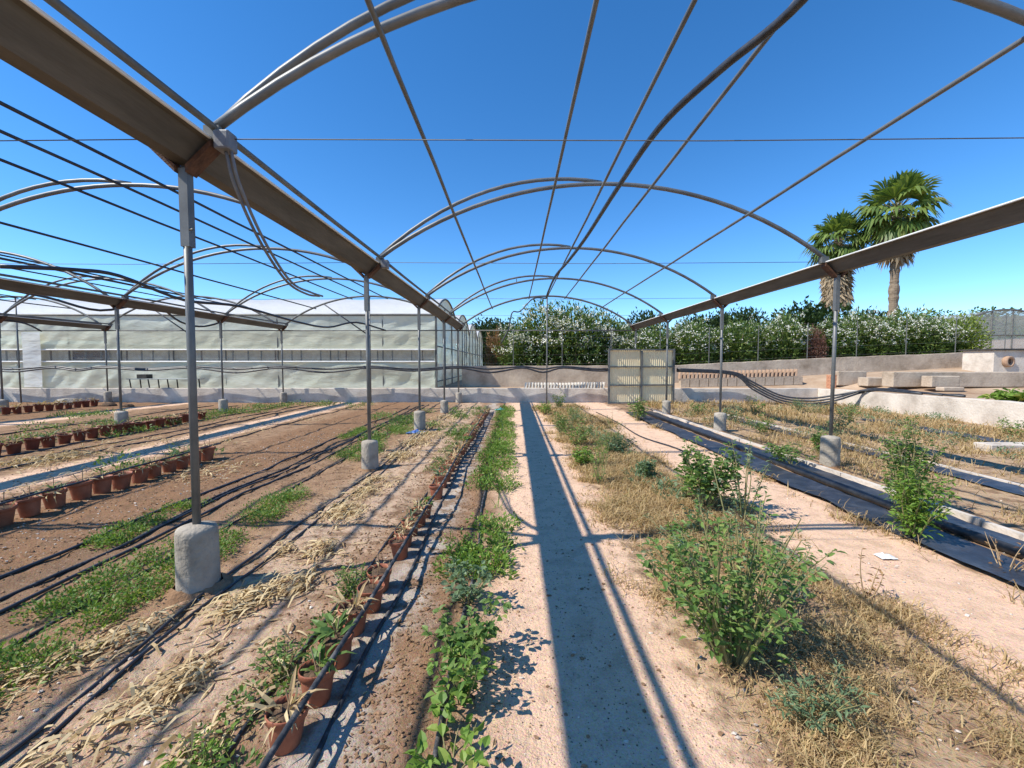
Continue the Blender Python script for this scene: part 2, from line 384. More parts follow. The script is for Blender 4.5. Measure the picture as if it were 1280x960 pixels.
# arches
def arch_tube(xl, xr, Y, r, lift=0.0, half_only=False):
    c = (xl + xr) / 2; half = (xr - xl) / 2 - GW - .01; pts = []
    us = np.linspace(-half, half, 29)
    for u in us:
        if half_only and u > .02: break
        z = arch_z(u, half)
        if half_only: z += lift * math.sin(math.pi * min(1, (u + half) / half)) ** .8
        pts.append((c + u, Y, z))
    return pts
for bi in range(len(ROWS) - 1):
    xl, xr = ROWS[bi + 1], ROWS[bi]; c = (xl + xr) / 2; half = (xr - xl) / 2 - GW - .01
    for yi, Y in enumerate(YS):
        if bi == 3 and yi < 4: continue
        last = yi == len(YS) - 1
        mb = MB(); mb.tube(arch_tube(xl, xr, Y, .03), .031 if not last else .036, 8)
        ar = fpart(mb, 'arch', M['steel'] if not last else M['steel_dull'])
        if not last:
            mb = MB(); mb.tube([(x, y + .045, z + .035) for (x, y, z) in arch_tube(xl, xr, Y, .03, .14, True)], .028, 8)
            fpart(mb, 'vent_arch', M['steel'])
        for s, xx in ((1, xl + GW), (-1, xr - GW)):
            mb = MB(); mb.box(min(xx, xx + s*.1), max(xx, xx + s*.1), Y-.04, Y+.04, SPR-.06, SPR+.03)
            fpart(mb, 'clamp', M['steel_dull'], ar, False)
        if bi < 3 and not last and yi >= 2:            # tie wire across the bay at gutter height
            mb = MB(); zz = SPR - .04
            mb.tube([(xl + GW + .1, Y, zz), (c, Y, zz - .02), (xr - GW - .1, Y, zz)], .004, 4)
            fpart(mb, 'tie_wire', M['steel_dull'])
    # purlins along the bay
    pm = M['steel'] if bi == 0 else M['steel_dark']
    for u in (-half - .0, -2.12, -.7, 0.0, .68, 2.08, half + .0):
        edge = abs(u) > 3
        if bi == 0 and u > 3: continue
        z = arch_z(max(-half, min(half, u)), half) - (.05 if not edge else -.015)
        xx = c + u + (math.copysign(.055, -u) if edge else 0)
        mb = MB(); ny = 14
        mb.tube([(xx + random.uniform(-.006,.006), YS[0] - .4 + (YEND - YS[0] + .5) * k / ny, z + random.uniform(-.008,.008)) for k in range(ny + 1)], .02 if not edge else .023, 7)
        fpart(mb, 'purlin', pm if not edge else M['steel_dull'])
    # end frame: cross bar, middle post, brace
    mb = MB(); mb.tube([(xl, YEND + .02, GB - .04), (xr, YEND + .02, GB - .04)], .022, 7); fpart(mb, 'cross_bar', M['steel_dull'])
    mb = MB(); zb = gz(c, YEND); mb.tube([(c, YEND, zb - .05), (c, YEND, APEX - .03)], .026, 8); fpart(mb, 'middle_post', M['steel'])
    if bi in (1, 2):
        mb = MB(); mb.tube([(c, YEND - .06, GB - .25), (c - 1.75, YEND - .06, arch_z(-1.75, half) - .02)], .024, 7); fpart(mb, 'brace', M['steel_dark'])
    if bi == 0:
        mb = MB()
        for u in (-1.2, 0): mb.tube([(c + u, YS[-2], arch_z(u, half)), (c + u, YS[-2] + .04, arch_z(u, half) + .12)], .012, 5)
        fpart(mb, 'spacer', M['steel_dark'])

# junction boxes on the clamps beside the path
for i, Y in enumerate((YS[2], YS[3])):
    x = ROWS[1] + GW + .13; mb = MB(); mb.box(-.05, .05, -.05, .05, -.06, .06)
    o = shade_smooth_bevel(mb.build('junction_box', M['hose_grey']), .012)
    o.location = (x, Y - .02, SPR - .07)
    tag(o, ('grey junction box clamped at the arch foot with a thick cable hanging from it', 'small grey junction box at the arch foot above the second footing')[i], 'junction box')
a = Vector((ROWS[1] + GW + .13, YS[2] - .02, SPR - .13))
for k, off in enumerate((0, .035)):
    p = [a + Vector((off, 0, 0)), a + Vector((.02+off, .05, -.2)), a + Vector((.0+off, .35, -.48)), a + Vector((-.1+off, .9, -.67)), a + Vector((-.22+off, 1.5, -.68 + .02*k)), a + Vector((-.3+off, 1.95, -.63))]
    o = MB().tube(smooth_path(p), .0105, 8).build('cable', M['hose_grey'], None, True)
    tag(o, 'grey cable hanging in a loop from the junction box below the gutter', 'cable', 'pair of cables hanging from the junction box')

# ------------------------------------------------------------------ hoses
def hose(pts, r, mat, label, group=None, n=8, name='hose', sub=5):
    o = MB().tube(smooth_path(pts, sub), r, n).build(name, mat, None, True); return tag(o, label, 'hose', group)
half0 = (ROWS[0] - ROWS[1]) / 2 - GW - .01; c0 = (ROWS[0] + ROWS[1]) / 2
def under_arch(u, Y, d=.09): return Vector((c0 + u, Y, arch_z(u, half0) - d))
hp = [under_arch(.72, -2), under_arch(.70, 1.0), under_arch(.70, 2.4), under_arch(.66, 3.1, .1), under_arch(.45, 3.7, .12), under_arch(.25, 4.6, .12), under_arch(.2, 6.2, .1),
      under_arch(.14, 8.5, .12), under_arch(0.02, 10.2, .16), under_arch(-.12, 12, .16), under_arch(-.1, 14.5, .12), under_arch(-.05, YEND - .1, .1)]
hose(hp, .034, M['hose'], 'thick black hose slung along under the arches above the path', sub=6)
e = under_arch(-.05, YEND - .14, .1)
hose([e, e + Vector((-.5, 0, -.02)), e + Vector((-1.0, 0, -.5)), e + Vector((-1.3, 0, -.55)), e + Vector((-1.45, 0, -1.2)), e + Vector((-1.75, 0, -1.75))], .024, M['hose'], 'black hose end dangling from the last arch in front of the oleander')
# snaking hoses in the bay to the left
hose([at_y(0, 333, 5), at_y(90, 337, 5.6), at_y(150, 345, 6.2), at_y(230, 375, 7.5), at_y(300, 383, 8.6), at_y(370, 402, 10.5), at_y(410, 409, 12), at_y(445, 403, 13), at_y(482, 413, 14)], .026, M['hose'], 'black hose snaking loosely below the roof tubes of the neighbouring bay')
hose([at_y(-10, 358, 9), at_y(60, 372, 9.5), at_y(125, 388, 10), at_y(190, 380, 11.3), at_y(225, 402, 12.4), at_y(255, 408, 13.3), at_y(290, 398, 14.2)], .028, M['hose'], 'black hose sagging around the second gutter of the left bay')
hose([at_y(-10, 398, 13), at_y(30, 404, 13.6), at_y(52, 414, 14)], .026, M['hose'], 'short black hose hanging below the third gutter')
for k, dz in enumerate((0, -.09)):
    p = []; xs_ = [-21, -18, -16, -12.5, -9.1, -5.6, -2.2, .3, 1.9, 4.7]
    for i, x in enumerate(xs_):
        p.append((x, YEND - .07 - .05*k, 1.42 + dz*.6))
        if i < len(xs_) - 1: p.append(((x + xs_[i+1]) / 2, YEND - .09 - .05*k, 1.32 + dz * random.uniform(.4, 1.6)))
    hose(p, .034, M['hose'], 'black water hose sagging from post to post along the end of the frame', 'pair of hoses along the end posts', 7)
for k in range(4):
    d = k * .07
    p = [at_y(846, 461 + k, 16.5), at_y(915, 465 + k, 16.5), at_y(940, 477 + 3*k, 16.3), at_y(975, 494 + 3*k, 15.9), at_y(1010, 498 + 3.2*k, 15.5), at_y(1045, 494 + 3.2*k, 15.0 - .1*k)]
    if k < 3: p += [Vector((SIDE_X - .12 + .1*k, 14.3, .64 + .05*(k % 2))), Vector((SIDE_X - .02 + .1*k, 12.6 - .5*k, .65))]
    hose(p, .033, M['hose'], 'thick black hose draped from the end posts down onto the corner of the low walls', 'bundle of draped hoses at the wall corner')
# ground hoses: (x in m, y0, y1, z lift, radius, material, label)
GH = [(-.90+.065, 1.0, 13.6, .185, .0125, 'hose_dusty', 'dusty drip hose resting on the rims of the pot row beside the path'),
      (-.80, .9, 13.8, .012, .012, 'hose_dusty', 'drip hose on the ground in the shadow of the pot row beside the path'),
      (-1.10, .9, 14.0, .012, .010, 'hose', 'thin black drip hose on the weedy side of the pot row beside the path'),
      (-.33, .9, 14.5, .014, .011, 'hose_dusty', 'drip hose running through the leafy weeds at the path edge'),
      (-2.05, .8, 15.5, .013, .0105, 'hose', 'black hose touching the footings on the path side, outer one of a pair'),
      (-1.94, .8, 15.5, .012, .0105, 'hose', 'black hose by the footings, inner one of a pair nearer the withered leaves'),
      (-2.76, 1.2, 15.0, .012, .010, 'hose_dusty', 'dusty drip hose hidden in the green weeds behind the footings'),
      (-3.16, 1.2, 15.5, .014, .013, 'hose', 'single black hose just behind the weed strip of the footings'),
      (-3.33, 1.2, 15.5, .013, .012, 'hose', 'shiny black hose lying against a dusty one behind the weed strip'),
      (-3.39, 1.2, 15.5, .014, .013, 'hose_dusty', 'dusty hose lying against the shiny black one behind the weed strip'),
      (-3.70, 1.2, 15.0, .014, .014, 'hose', 'black hose at the edge of the bare brown soil strip'),
      (-4.96+.06, 2.0, 7.0, .213, .0115, 'hose', 'drip hose on the rims of the pot row behind the bare brown soil'),
      (-5.75, 3.0, 15.0, .012, .012, 'hose_dusty', 'drip hose beside the shaded path of the neighbouring bay'),
      (-7.3, 4.0, 15.5, .012, .013, 'hose', 'black hose beyond the shaded path of the neighbouring bay, first of several'),
      (-7.75, 4.0, 15.5, .012, .013, 'hose_dusty', 'dusty hose beyond the shaded path of the neighbouring bay, second of several'),
      (-8.45, 4.0, 15.5, .012, .014, 'hose', 'black hose just in front of the second row of footings'),
      (-10.2, 5.0, 15.5, .012, .014, 'hose', 'black hose behind the second row of footings'),
      (-11.1, 6.0, 15.5, .012, .014, 'hose_dusty', 'dusty hose well behind the second row of footings')]
for (x, y0, y1, lift, r, mt, lab) in GH:
    p = []; n = int((y1 - y0) / .45); ph = random.random() * 6; zlast = None
    for k in range(n + 1):
        y = y0 + (y1 - y0) * k / n
        xx = x + .03 * math.sin(y * .9 + ph) * (1 if lift < .1 else .25) + .016 * math.sin(y * 2.7 + ph * 2) * (1 if lift < .1 else .4)
        p.append((xx, y, (gz(xx, y) if lift < .1 else 0) + lift + (.004 * math.sin(y * 5) if lift > .1 else 0)))
    hose(p, r, M[mt], lab, None, 7, 'drip_hose', 3)
# loose thin hose curling over the right-hand sand path
hose([on_z(745, 515, .02), on_z(772, 528, .02), on_z(800, 545, .02), on_z(845, 560, .02), on_z(880, 578, .02), on_z(905, 610, .02)], .012, M['hose'], 'thin loose hose curling across the sandy path on the gate side')

# ------------------------------------------------------------------ right-hand strips
def strip(x0, x1, y0, y1, mat, name, label, cat, amp=.02, lift=.022, nx=8, dy=.1):
    xs = np.linspace(x0, x1, nx); ys = np.arange(y0, y1, dy); X, Y = np.meshgrid(xs, ys)
    X = X + (.05 * vnoise(Y, Y*0 + x0, .8) + .03 * vnoise(Y, Y*0 + x1, 2.5))
    Zv = ground_z(X, Y) * .3 + lift + amp * (vnoise(X*2.5, Y, 2.2) + .6*vnoise(X*2, Y, 6.)) + .5 * amp
    v = np.stack([X, Y, Zv], -1).reshape(-1, 3); i = np.arange(X.size).reshape(X.shape)
    q = np.stack([i[:-1,:-1], i[:-1,1:], i[1:,1:], i[1:,:-1]], -1).reshape(-1, 4)
    o = obj_np(name, v, q, mat, None, True); return tag(o, label, cat)
strip(3.42, 3.86, 1.2, 13.2, M['film_black'], 'ground_film', 'crinkled black plastic film strip along the sandy path on the gate side', 'plastic film', .035)
strip(4.12, 4.36, 1.5, 13.5, M['film_black'], 'ground_film', 'black plastic film strip between the thick pipe and the pale kerb', 'plastic film', .03)
strip(5.85, 6.2, 2.5, 12.5, M['film_black'], 'ground_film', 'black plastic film strip in the dry grass beyond the footings', 'plastic film', .03)
strip(9.3, 9.75, 5, 11.5, M['film_black'], 'ground_film', 'short black plastic film strip by the low side wall', 'plastic film', .03)
hose([(4.0 + .03*math.sin(y*.8), y, .05 + gz(4.0, y)*.3) for y in np.arange(1.2, 13.6, .8)], .045, M['hose'], 'thick black pipe lying between the plastic film strips', None, 10, 'pipe')
def kerb(x0, x1, y0, y1, h, label):
    n = 14
    for k in range(n):
        a = y0 + (y1 - y0) * k / n; b = y0 + (y1 - y0) * (k + 1) / n - .015
        dx = random.uniform(-.012, .012)
        MB_ = MB().box(x0 + dx, x1 + dx, a, b, -.05, h + random.uniform(-.008, .008)); yield MB_
kr = thing('kerb', 'pale narrow concrete kerb in front of the footings on the gate side', 'kerb', (4.46, 1.4, 0))
for mb in kerb(0, .055, 0, 12.2, .055, ''): mb.build('kerb_stone', M['conc'], kr)
kr = thing('kerb', 'pale narrow concrete kerb behind the black film strip in the dry grass', 'kerb', (6.27, 2.5, 0))
for mb in kerb(0, .06, 0, 10.0, .05, ''): mb.build('kerb_stone', M['conc'], kr)
o = shade_smooth_bevel(MB().box(0, 1.6, 0, .3, -.03, .11).build('concrete_block', M['conc']), .012); o.location = (8.4, 7.45, 0); tag(o, 'long pale concrete block lying on the sand by the low side wall', 'concrete block')

# ------------------------------------------------------------------ low walls
def wall(name, label, pts, thick, mat, top_wob=.012, seg=.35):
    """wall along a polyline of (x, y, z0, z1)"""
    v = []; f = []; P = []
    for i in range(len(pts) - 1):
        a, b = np.array(pts[i], float), np.array(pts[i+1], float); L = np.linalg.norm((b - a)[:2]); n = max(2, int(L / seg))
        for k in range(n + (i == len(pts) - 2)): P.append(a + (b - a) * k / n)
    P = np.array(P); N = len(P)
    for i in range(N):
        t = P[min(i+1, N-1)] - P[max(i-1, 0)]; t = t[:2] / np.linalg.norm(t[:2]); nn = np.array((-t[1], t[0])) * thick / 2
        wz = random.uniform(-top_wob, top_wob); j = random.uniform(-.006, .006)
        for (s, z) in ((-1, P[i][2]), (-1, P[i][3] + wz), (1, P[i][3] + wz), (1, P[i][2])):
            v.append((P[i][0] + nn[0]*s + j, P[i][1] + nn[1]*s + j, z))
    for i in range(N - 1):
        for k in range(3): f.append((i*4+k, i*4+k+1, (i+1)*4+k+1, (i+1)*4+k))
    f.append((0, 3, 2, 1)); f.append(((N-1)*4, (N-1)*4+1, (N-1)*4+2, (N-1)*4+3))
    o = obj(name, v, f, mat); shade_smooth_bevel(o, .015, 2); return tag(o, label, 'wall')
wall('low_wall', 'low grey concrete wall along the far end of the beds', [(-40, WALL_Y, -.1, .55), (SIDE_X + .1, WALL_Y, -.1, .55)], .22, M['conc'])
wall('low_wall', 'low pale concrete side wall beyond the dry grass, moss at its foot', [(SIDE_X, WALL_Y - .12, -.1, .56), (SIDE_X, 10.5, -.1, .62), (SIDE_X + .1, 4.0, -.1, .66)], .24, M['conc'])
W2 = 19.6
wall('boundary_wall', 'brownish boundary wall below the oleander hedge', [(-2.4, W2, .3, 1.43), (7.0, W2, .3, 1.44), (14.0, W2, .5, 1.78), (22.4, W2, .9, 2.1)], .3, M['conc_old'])

# ------------------------------------------------------------------ plants: leaf clouds
def leaf_arrays(pos, d, L, W, fold=.25, curl=.15):
    """one folded leaf per row: pos (n,3) base, d (n,3) unit direction, L, W (n,)"""
    n = len(pos); up = np.zeros((n, 3)); up[:, 2] = 1; up += rng.normal(0, .45, (n, 3))
    s = np.cross(d, up); s /= np.linalg.norm(s, axis=1)[:, None] + 1e-9
    nrm = np.cross(s, d); L = np.asarray(L)[:, None]; W = np.asarray(W)[:, None]
    b = pos; m1 = pos + d*L*.35; m2 = pos + d*L*.7 - nrm*L*curl*.3; tip = pos + d*L - nrm*L*curl
    v = np.stack([b, m1 - s*W*.5 + nrm*W*fold, m1 + s*W*.5 + nrm*W*fold, m2 - s*W*.36 + nrm*W*fold*.7, m2 + s*W*.36 + nrm*W*fold*.7, tip, m1, m2], 1)
    i = (np.arange(n) * 8)[:, None]
    t = np.concatenate([i + np.array(q) for q in ([0,6,1],[0,2,6],[1,6,7],[1,7,3],[6,2,4],[6,4,7],[3,7,5],[7,4,5])], 0)
    return v.reshape(-1, 3), t
def leaf_quads(pos, d, L, W):
    n = len(pos); up = np.zeros((n, 3)); up[:, 2] = 1; up += rng.normal(0, .6, (n, 3))
    s = np.cross(d, up); s /= np.linalg.norm(s, axis=1)[:, None] + 1e-9
    L = np.asarray(L)[:, None]; W = np.asarray(W)[:, None]
    v = np.stack([pos, pos + d*L*.45 - s*W*.5, pos + d*L, pos + d*L*.45 + s*W*.5], 1).reshape(-1, 3)
    return v, (np.arange(n)*4)[:, None] + np.array([0, 1, 2, 3])
def unit(a): return a / (np.linalg.norm(a, axis=1)[:, None] + 1e-9)

def weed(name, label, x, y, h, spread, nst, nl, L, mat, group=None, cat='weed', lean=(0, 0), stem_mat='weed_stem', bushy=.35, w=.45, parent_z=None):
    z0 = gz(x, y) if parent_z is None else parent_z
    root = thing(name, label, cat, (x, y, z0), group)
    st = MB(); P = []; D = []
    for k in range(nst):
        a = random.uniform(0, 6.28); rad = spread * math.sqrt(random.random()); hh = h * random.uniform(.6, 1.0) * (1 - .35 * (rad / max(spread, .01)) ** 2)
        tip = Vector((rad*math.cos(a) + lean[0]*hh, rad*math.sin(a) + lean[1]*hh, hh)); base = Vector((.12*rad*math.cos(a), .12*rad*math.sin(a), -.02))
        mid = base.lerp(tip, .5) + Vector((random.uniform(-.05,.05)*h, random.uniform(-.05,.05)*h, .06*h))
        path = smooth_path([base, mid, tip], 4); r0 = .0035 + .004 * h
        st.tube(path, [r0 * (1 - .75*i/(len(path)-1)) for i in range(len(path))], 5)
        for j in range(int(nl / nst)):
            t = bushy*.3 + (1 - bushy*.3) * random.random() ** .8; i = min(int(t * (len(path)-1)), len(path)-2); p = path[i].lerp(path[i+1], t*(len(path)-1) - i)
            aa = random.uniform(0, 6.28); off = random.random() * spread * bushy * (1.1 - t)
            dd = Vector((math.cos(aa), math.sin(aa), random.uniform(-.35, .8))).normalized()
            P.append(p + Vector((math.cos(aa), math.sin(aa), .3)) * off); D.append(dd)
    st.build('stem', M[stem_mat], root)
    P = np.array(P); D = np.array(D); P[:, 2] = np.maximum(P[:, 2], .01); n = len(P)
    Ls = L * rng.uniform(.5, 1.2, n) * (1.15 - .5 * P[:, 2] / h); v, t = leaf_arrays(P, D, Ls, Ls * w * rng.uniform(.8, 1.2, n))
    obj_np('leaves', v, t, M[mat], root)
    return root
# ---- big weeds on the right of the path
weed('weed', 'tall sprawling green weed with long bare side shoots beside the path', 1.14, 2.15, 1.0, .46, 30, 1400, .055, 'weed', bushy=.42)
weed('weed', 'long grey green side shoots rising out of the tallest sprawling weed', 1.24, 2.3, 1.12, .55, 16, 560, .042, 'weed_grey', bushy=.2, w=.38)
weed('weed', 'feathery light green weed at the foot of the tallest sprawling weed', 1.30, 1.78, .3, .24, 14, 420, .04, 'weed_grey', w=.25)
weed('weed', 'thin seedy weed stalks leaning over the sandy path', 1.72, 2.62, .62, .22, 6, 120, .05, 'weed_grey', bushy=.2)
weed('weed', 'dense round leafy shrub of a weed in the dry grass by the sandy path', 2.02, 4.45, .9, .32, 22, 950, .075, 'weed', w=.55, bushy=.6)
weed('weed', 'grey green weed shoots growing beside the round leafy weed', 2.3, 4.2, .98, .24, 11, 330, .055, 'weed_grey', bushy=.25)
weed('weed', 'tall yellowish green bush growing through the black plastic film', 3.5, 3.68, .8, .3, 28, 1300, .06, 'weed_bright', w=.4, bushy=.42)
weed('weed', 'dark leafy weed spires standing behind the yellowish green bush', 4.1, 4.4, 1.15, .28, 20, 1300, .058, 'weed', bushy=.4)
weed('weed', 'reddish dry stalks at the foot of the yellowish green bush', 3.62, 3.08, .3, .3, 9, 50, .04, 'brown_leaf', stem_mat='dry_stem', bushy=.2)
weed('weed', 'low green weed sprawling over the thick pipe near the kerb', 4.15, 6.35, .42, .34, 16, 420, .07, 'weed', bushy=.5)
weed('weed', 'bright green round weed in front of the corrugated gate', 3.3, 11.4, .68, .34, 18, 480, .09, 'weed', bushy=.6)
weed('weed', 'slim green weed with a brown seed head on the sandy path', 2.33, 2.75, .5, .08, 3, 40, .04, 'brown_leaf', stem_mat='dry_stem', bushy=.15)
mid = [(.95, 12.8, .5, .3, 'weed_bright', 'yellow green weed at the far end of the path near the low wall'), (1.05, 9.6, .55, .3, 'weed', 'green weed in a chain along the path, second from the low wall'),
       (1.2, 7.9, .6, .32, 'weed', 'tallest green weed in the chain along the dry grass'), (1.75, 7.3, .42, .35, 'weed_grey', 'grey green spreading weed leaning towards the sandy path'),
       (1.05, 6.4, .35, .18, 'weed_bright', 'small yellow green weed at the near end of the chain'), (1.75, 5.6, .4, .12, 'weed_grey', 'slender grey weed standing alone in the dry grass'),
       (1.5, 14.3, .7, .28, 'weed', 'green weed growing against the low end wall by the gate')]
for i in range(12):
    x, y = random.uniform(.95, 1.95), 3.0 + i*.85 + random.uniform(-.2, .2)
    weed('weed', 'spindly ragged weed among the dry grass beside the sandy path', x, y, random.uniform(.35, .75), random.uniform(.1, .24), 8, 190, .045, random.choice(('weed', 'weed_grey', 'weed_scruffy')), 'spindly weeds along the dry grass', bushy=.25, w=.35)
for (x, y, h, s, mt, lab) in mid: weed('weed', lab, x, y, h, s, 14, 420, .065, mt)
far = [(5.4, 9.3, .5, .35), (6.0, 11.5, .55, .35), (6.9, 9.0, .7, .22), (5.6, 12.9, .5, .3), (7.2, 12.7, .7, .4), (8.6, 10.9, .6, .3), (8.9, 13.2, .6, .4), (5.2, 7.2, .55, .12), (10.6, 9.0, .5, .5), (7.4, 5.6, .4, .2)]
FW = ['spreading weed beside the film strip in the dry grass beyond the kerb', 'bushy weed near the gate side end of the film strip in the grass', 'tall slim weed between the last footing and the side wall', 'leafy weed near the low end wall, behind the gate side footings',
      'wide weed below the draped hoses', 'upright weed halfway along the side wall', 'wide weed at the corner below the side wall', 'thin single weed stalk close behind a gate side footing', 'broad low weed at the foot of the side wall beyond the concrete block', 'small weed in the dry grass in front of the concrete block']
for q, (x, y, h, s) in enumerate(far): weed('weed', FW[q], x, y, h, s, 10, 260, .07, random.choice(['weed', 'weed_grey']), 'weeds in the dry grass beyond the footings')
weed('shrub', 'lush bright green plant spreading on the terrace behind the side wall', 13.6, 11.4, .45, .75, 26, 700, .2, 'weed_bright', None, 'shrub', w=.6, bushy=.6, parent_z=tz(13.6, 11.4) - .05)
# ---- leafy weeds at the path edge, left
for i, (x, y, h, s, n, L, mt) in enumerate([(-.24, 1.52, .16, .2, 80, .06, 'weed_bright'), (-.25, 1.85, .3, .22, 190, .052, 'weed_scruffy'), (-.25, 2.2, .36, .24, 300, .048, 'weed'), (-.3, 2.65, .34, .2, 240, .045, 'weed_grey')]):
    weed('weed', ['few large heart shaped bright leaves over the hose at the path edge', 'leafy weed trailing over the hose, beside the bright heart shaped leaves', 'fullest leafy weed on the hose at the path edge', 'small leaved grey green weed on the hose at the path edge'][i], x, y, h, s, 10, n, L, mt, w=.7, bushy=.5)
for i, (x, y, h, s, n) in enumerate([(-1.08, 2.75, .24, .13, 260), (-1.15, 2.02, .2, .12, 160), (-1.2, 1.55, .12, .16, 180)]):
    weed('weed', ['round bushy green weed beside the pots near the footing', 'thin green weed behind the pots, amid dry leaves', 'yellow green creeping weed at the foot of the first pots'][i], x, y, h, s, 14, n, .035, ['weed', 'weed', 'weed_bright'][i], bushy=.7)

# ---- ground cover nobody could count
def tufts(name, label, cat, spots, mat, L, w, per, hgt, rad):
    P = []; D = []
    for (x, y, sc_) in spots:
        n = max(3, int(per * sc_)); a = rng.uniform(0, 6.28, n); r = rad * sc_ * np.sqrt(rng.random(n))
        px = x + r*np.cos(a); py = y + r*np.sin(a); pz = ground_z(px, py) + hgt * sc_ * rng.random(n) * (1 - .6*(r/(rad*sc_))**2)
        P.append(np.stack([px, py, pz], 1)); D.append(np.stack([np.cos(a)*.7, np.sin(a)*.7, rng.uniform(-.1, 1.1, n)], 1) + rng.normal(0, .35, (n, 3)))
    P = np.concatenate(P); D = unit(np.concatenate(D)); n = len(P); Ls = L * rng.uniform(.5, 1.3, n)
    v, t = leaf_quads(P, D, Ls, Ls * w); o = obj_np(name, v, t, M[mat]); o['kind'] = 'stuff'; return tag(o, label, cat)
def band(n, x0, x1, y0, y1, clump=.5, s0=.5, s1=1.2, thr=0.0, sx=1.0):
    out = []
    while len(out) < n:
        y = y0 + (y1 - y0) * random.random() ** 1.3; x = random.uniform(x0, x1)
        if float(vnoise(x * sx, y, clump)) > thr: out.append((x, y, random.uniform(s0, s1)))
    return out
tufts('low_weeds', 'low bright green weeds in a strip behind the first footings row', 'ground weeds', band(330, -2.98, -2.36, 1.6, 10, 1.0, .4, 1.3, -.16) + band(50, -2.75, -2.42, 3.3, 5.0), 'weed_scruffy', .028, .42, 75, .12, .12)
tufts('low_weeds', 'low green weeds between the black hoses behind the weed strip', 'ground weeds', band(110, -3.68, -3.4, 1.8, 10, .8, .5, 1.1, -.02), 'weed_scruffy', .028, .45, 80, .08, .11)
tufts('low_weeds', 'low green weeds along the hose at the path edge', 'ground weeds', band(270, -.5, -.04, 3.0, 14.8, .7, .45, 1.2, -.3), 'weed_bright', .035, .5, 80, .12, .12)
tufts('low_weeds', 'low green weeds and shoots beside the pot row near the path', 'ground weeds', band(70, -1.3, -1.02, 1.4, 13, .8, .4, 1.0, .05), 'weed', .03, .45, 70, .12, .1)
tufts('low_weeds', 'scattered low green weeds in the neighbouring bays', 'ground weeds', band(190, -16, -5.2, 5, 16, .5, .6, 1.7, .04) + band(40, -4.0, -2.6, 8, 16, .6, .7, 1.6, .0) + band(30, -2.1, -1.0, 9, 16, .6, .6, 1.4, .0), 'weed', .06, .4, 55, .13, .18)
tufts('low_weeds', 'low green weeds among the dry grass on the gate side', 'ground weeds', band(60, .85, 2.0, 4.5, 15, .8, .5, 1.2, .05) + band(90, 4.7, 11.9, 5, 16.4, .5, .7, 1.8, .08) + band(40, 11.2, 11.95, 6, 16, .5, .8, 1.6, -.2), 'weed_grey', .06, .35, 50, .16, .15)
def grass(name, label, n, x0, x1, y0, y1, hmin, hmax, thr, mat, pw=2.0, edge=.25):
    xs = rng.uniform(x0, x1, n); ys = y0 + (y1 - y0) * rng.random(n) ** pw
    ins = np.minimum(xs - x0, x1 - xs) / edge + 1.2*vnoise(xs, ys, 1.6) + .8*vnoise(xs, ys, 6.)      # how far inside the ragged edge
    keep = (vnoise(xs, ys, 1.1) + .7*vnoise(xs, ys, 4.) > thr + rng.normal(0, .18, n)) & (rng.random(n) < np.clip(ins, .015, 1)**1.6)
    xs, ys = xs[keep], ys[keep]; n = len(xs); z = ground_z(xs, ys) - .003
    a = rng.uniform(0, 6.28, n); hh = (hmin + (hmax*1.8 - hmin) * rng.random(n)**2.6) * (1 + .05*ys); b = rng.uniform(.3, 2.2, n)
    wd = rng.uniform(.0008, .002, n) * (1 + .36*ys)
    dx, dy = np.cos(a), np.sin(a); base = np.stack([xs, ys, z], 1); s = np.stack([-dy, dx, 0*dx], 1) * wd[:, None]
    mid_ = base + np.stack([dx*hh*b*.35, dy*hh*b*.35, hh*.6], 1); tip = base + np.stack([dx*hh*b, dy*hh*b, hh*rng.uniform(.35, 1.0, n)], 1)
    v = np.stack([base - s, base + s, mid_ - s*.8, mid_ + s*.8, tip], 1).reshape(-1, 3); i = (np.arange(n)*5)[:, None]
    t = np.concatenate([i + np.array(q) for q in ([0,1,3],[0,3,2],[2,3,4])], 0)
    o = obj_np(name, v, t, M[mat]); o['kind'] = 'stuff'; return tag(o, label, 'grass')
grass('dry_grass', 'matted golden dry grass between the shaded path and the sandy path', 300000, .6, 2.6, 1.0, 15.5, .012, .055, -.06, 'dry_grass', 2.2, .6)
grass('dry_grass', 'golden dry grass beyond the kerb around the gate side footings', 80000, 4.6, 11.9, 2.5, 16.5, .03, .09, -.06, 'dry_grass', 1.5)
grass('dry_grass', 'dry grass tufts along the black plastic film', 9000, 3.2, 3.5, 1.3, 12.5, .02, .08, .05, 'dry_grass', 1.6)
grass('green_grass', 'sparse green grass blades at the path edge by the leafy weeds', 5000, -.25, .05, 2.2, 13, .04, .12, .08, 'weed_bright', 1.5)

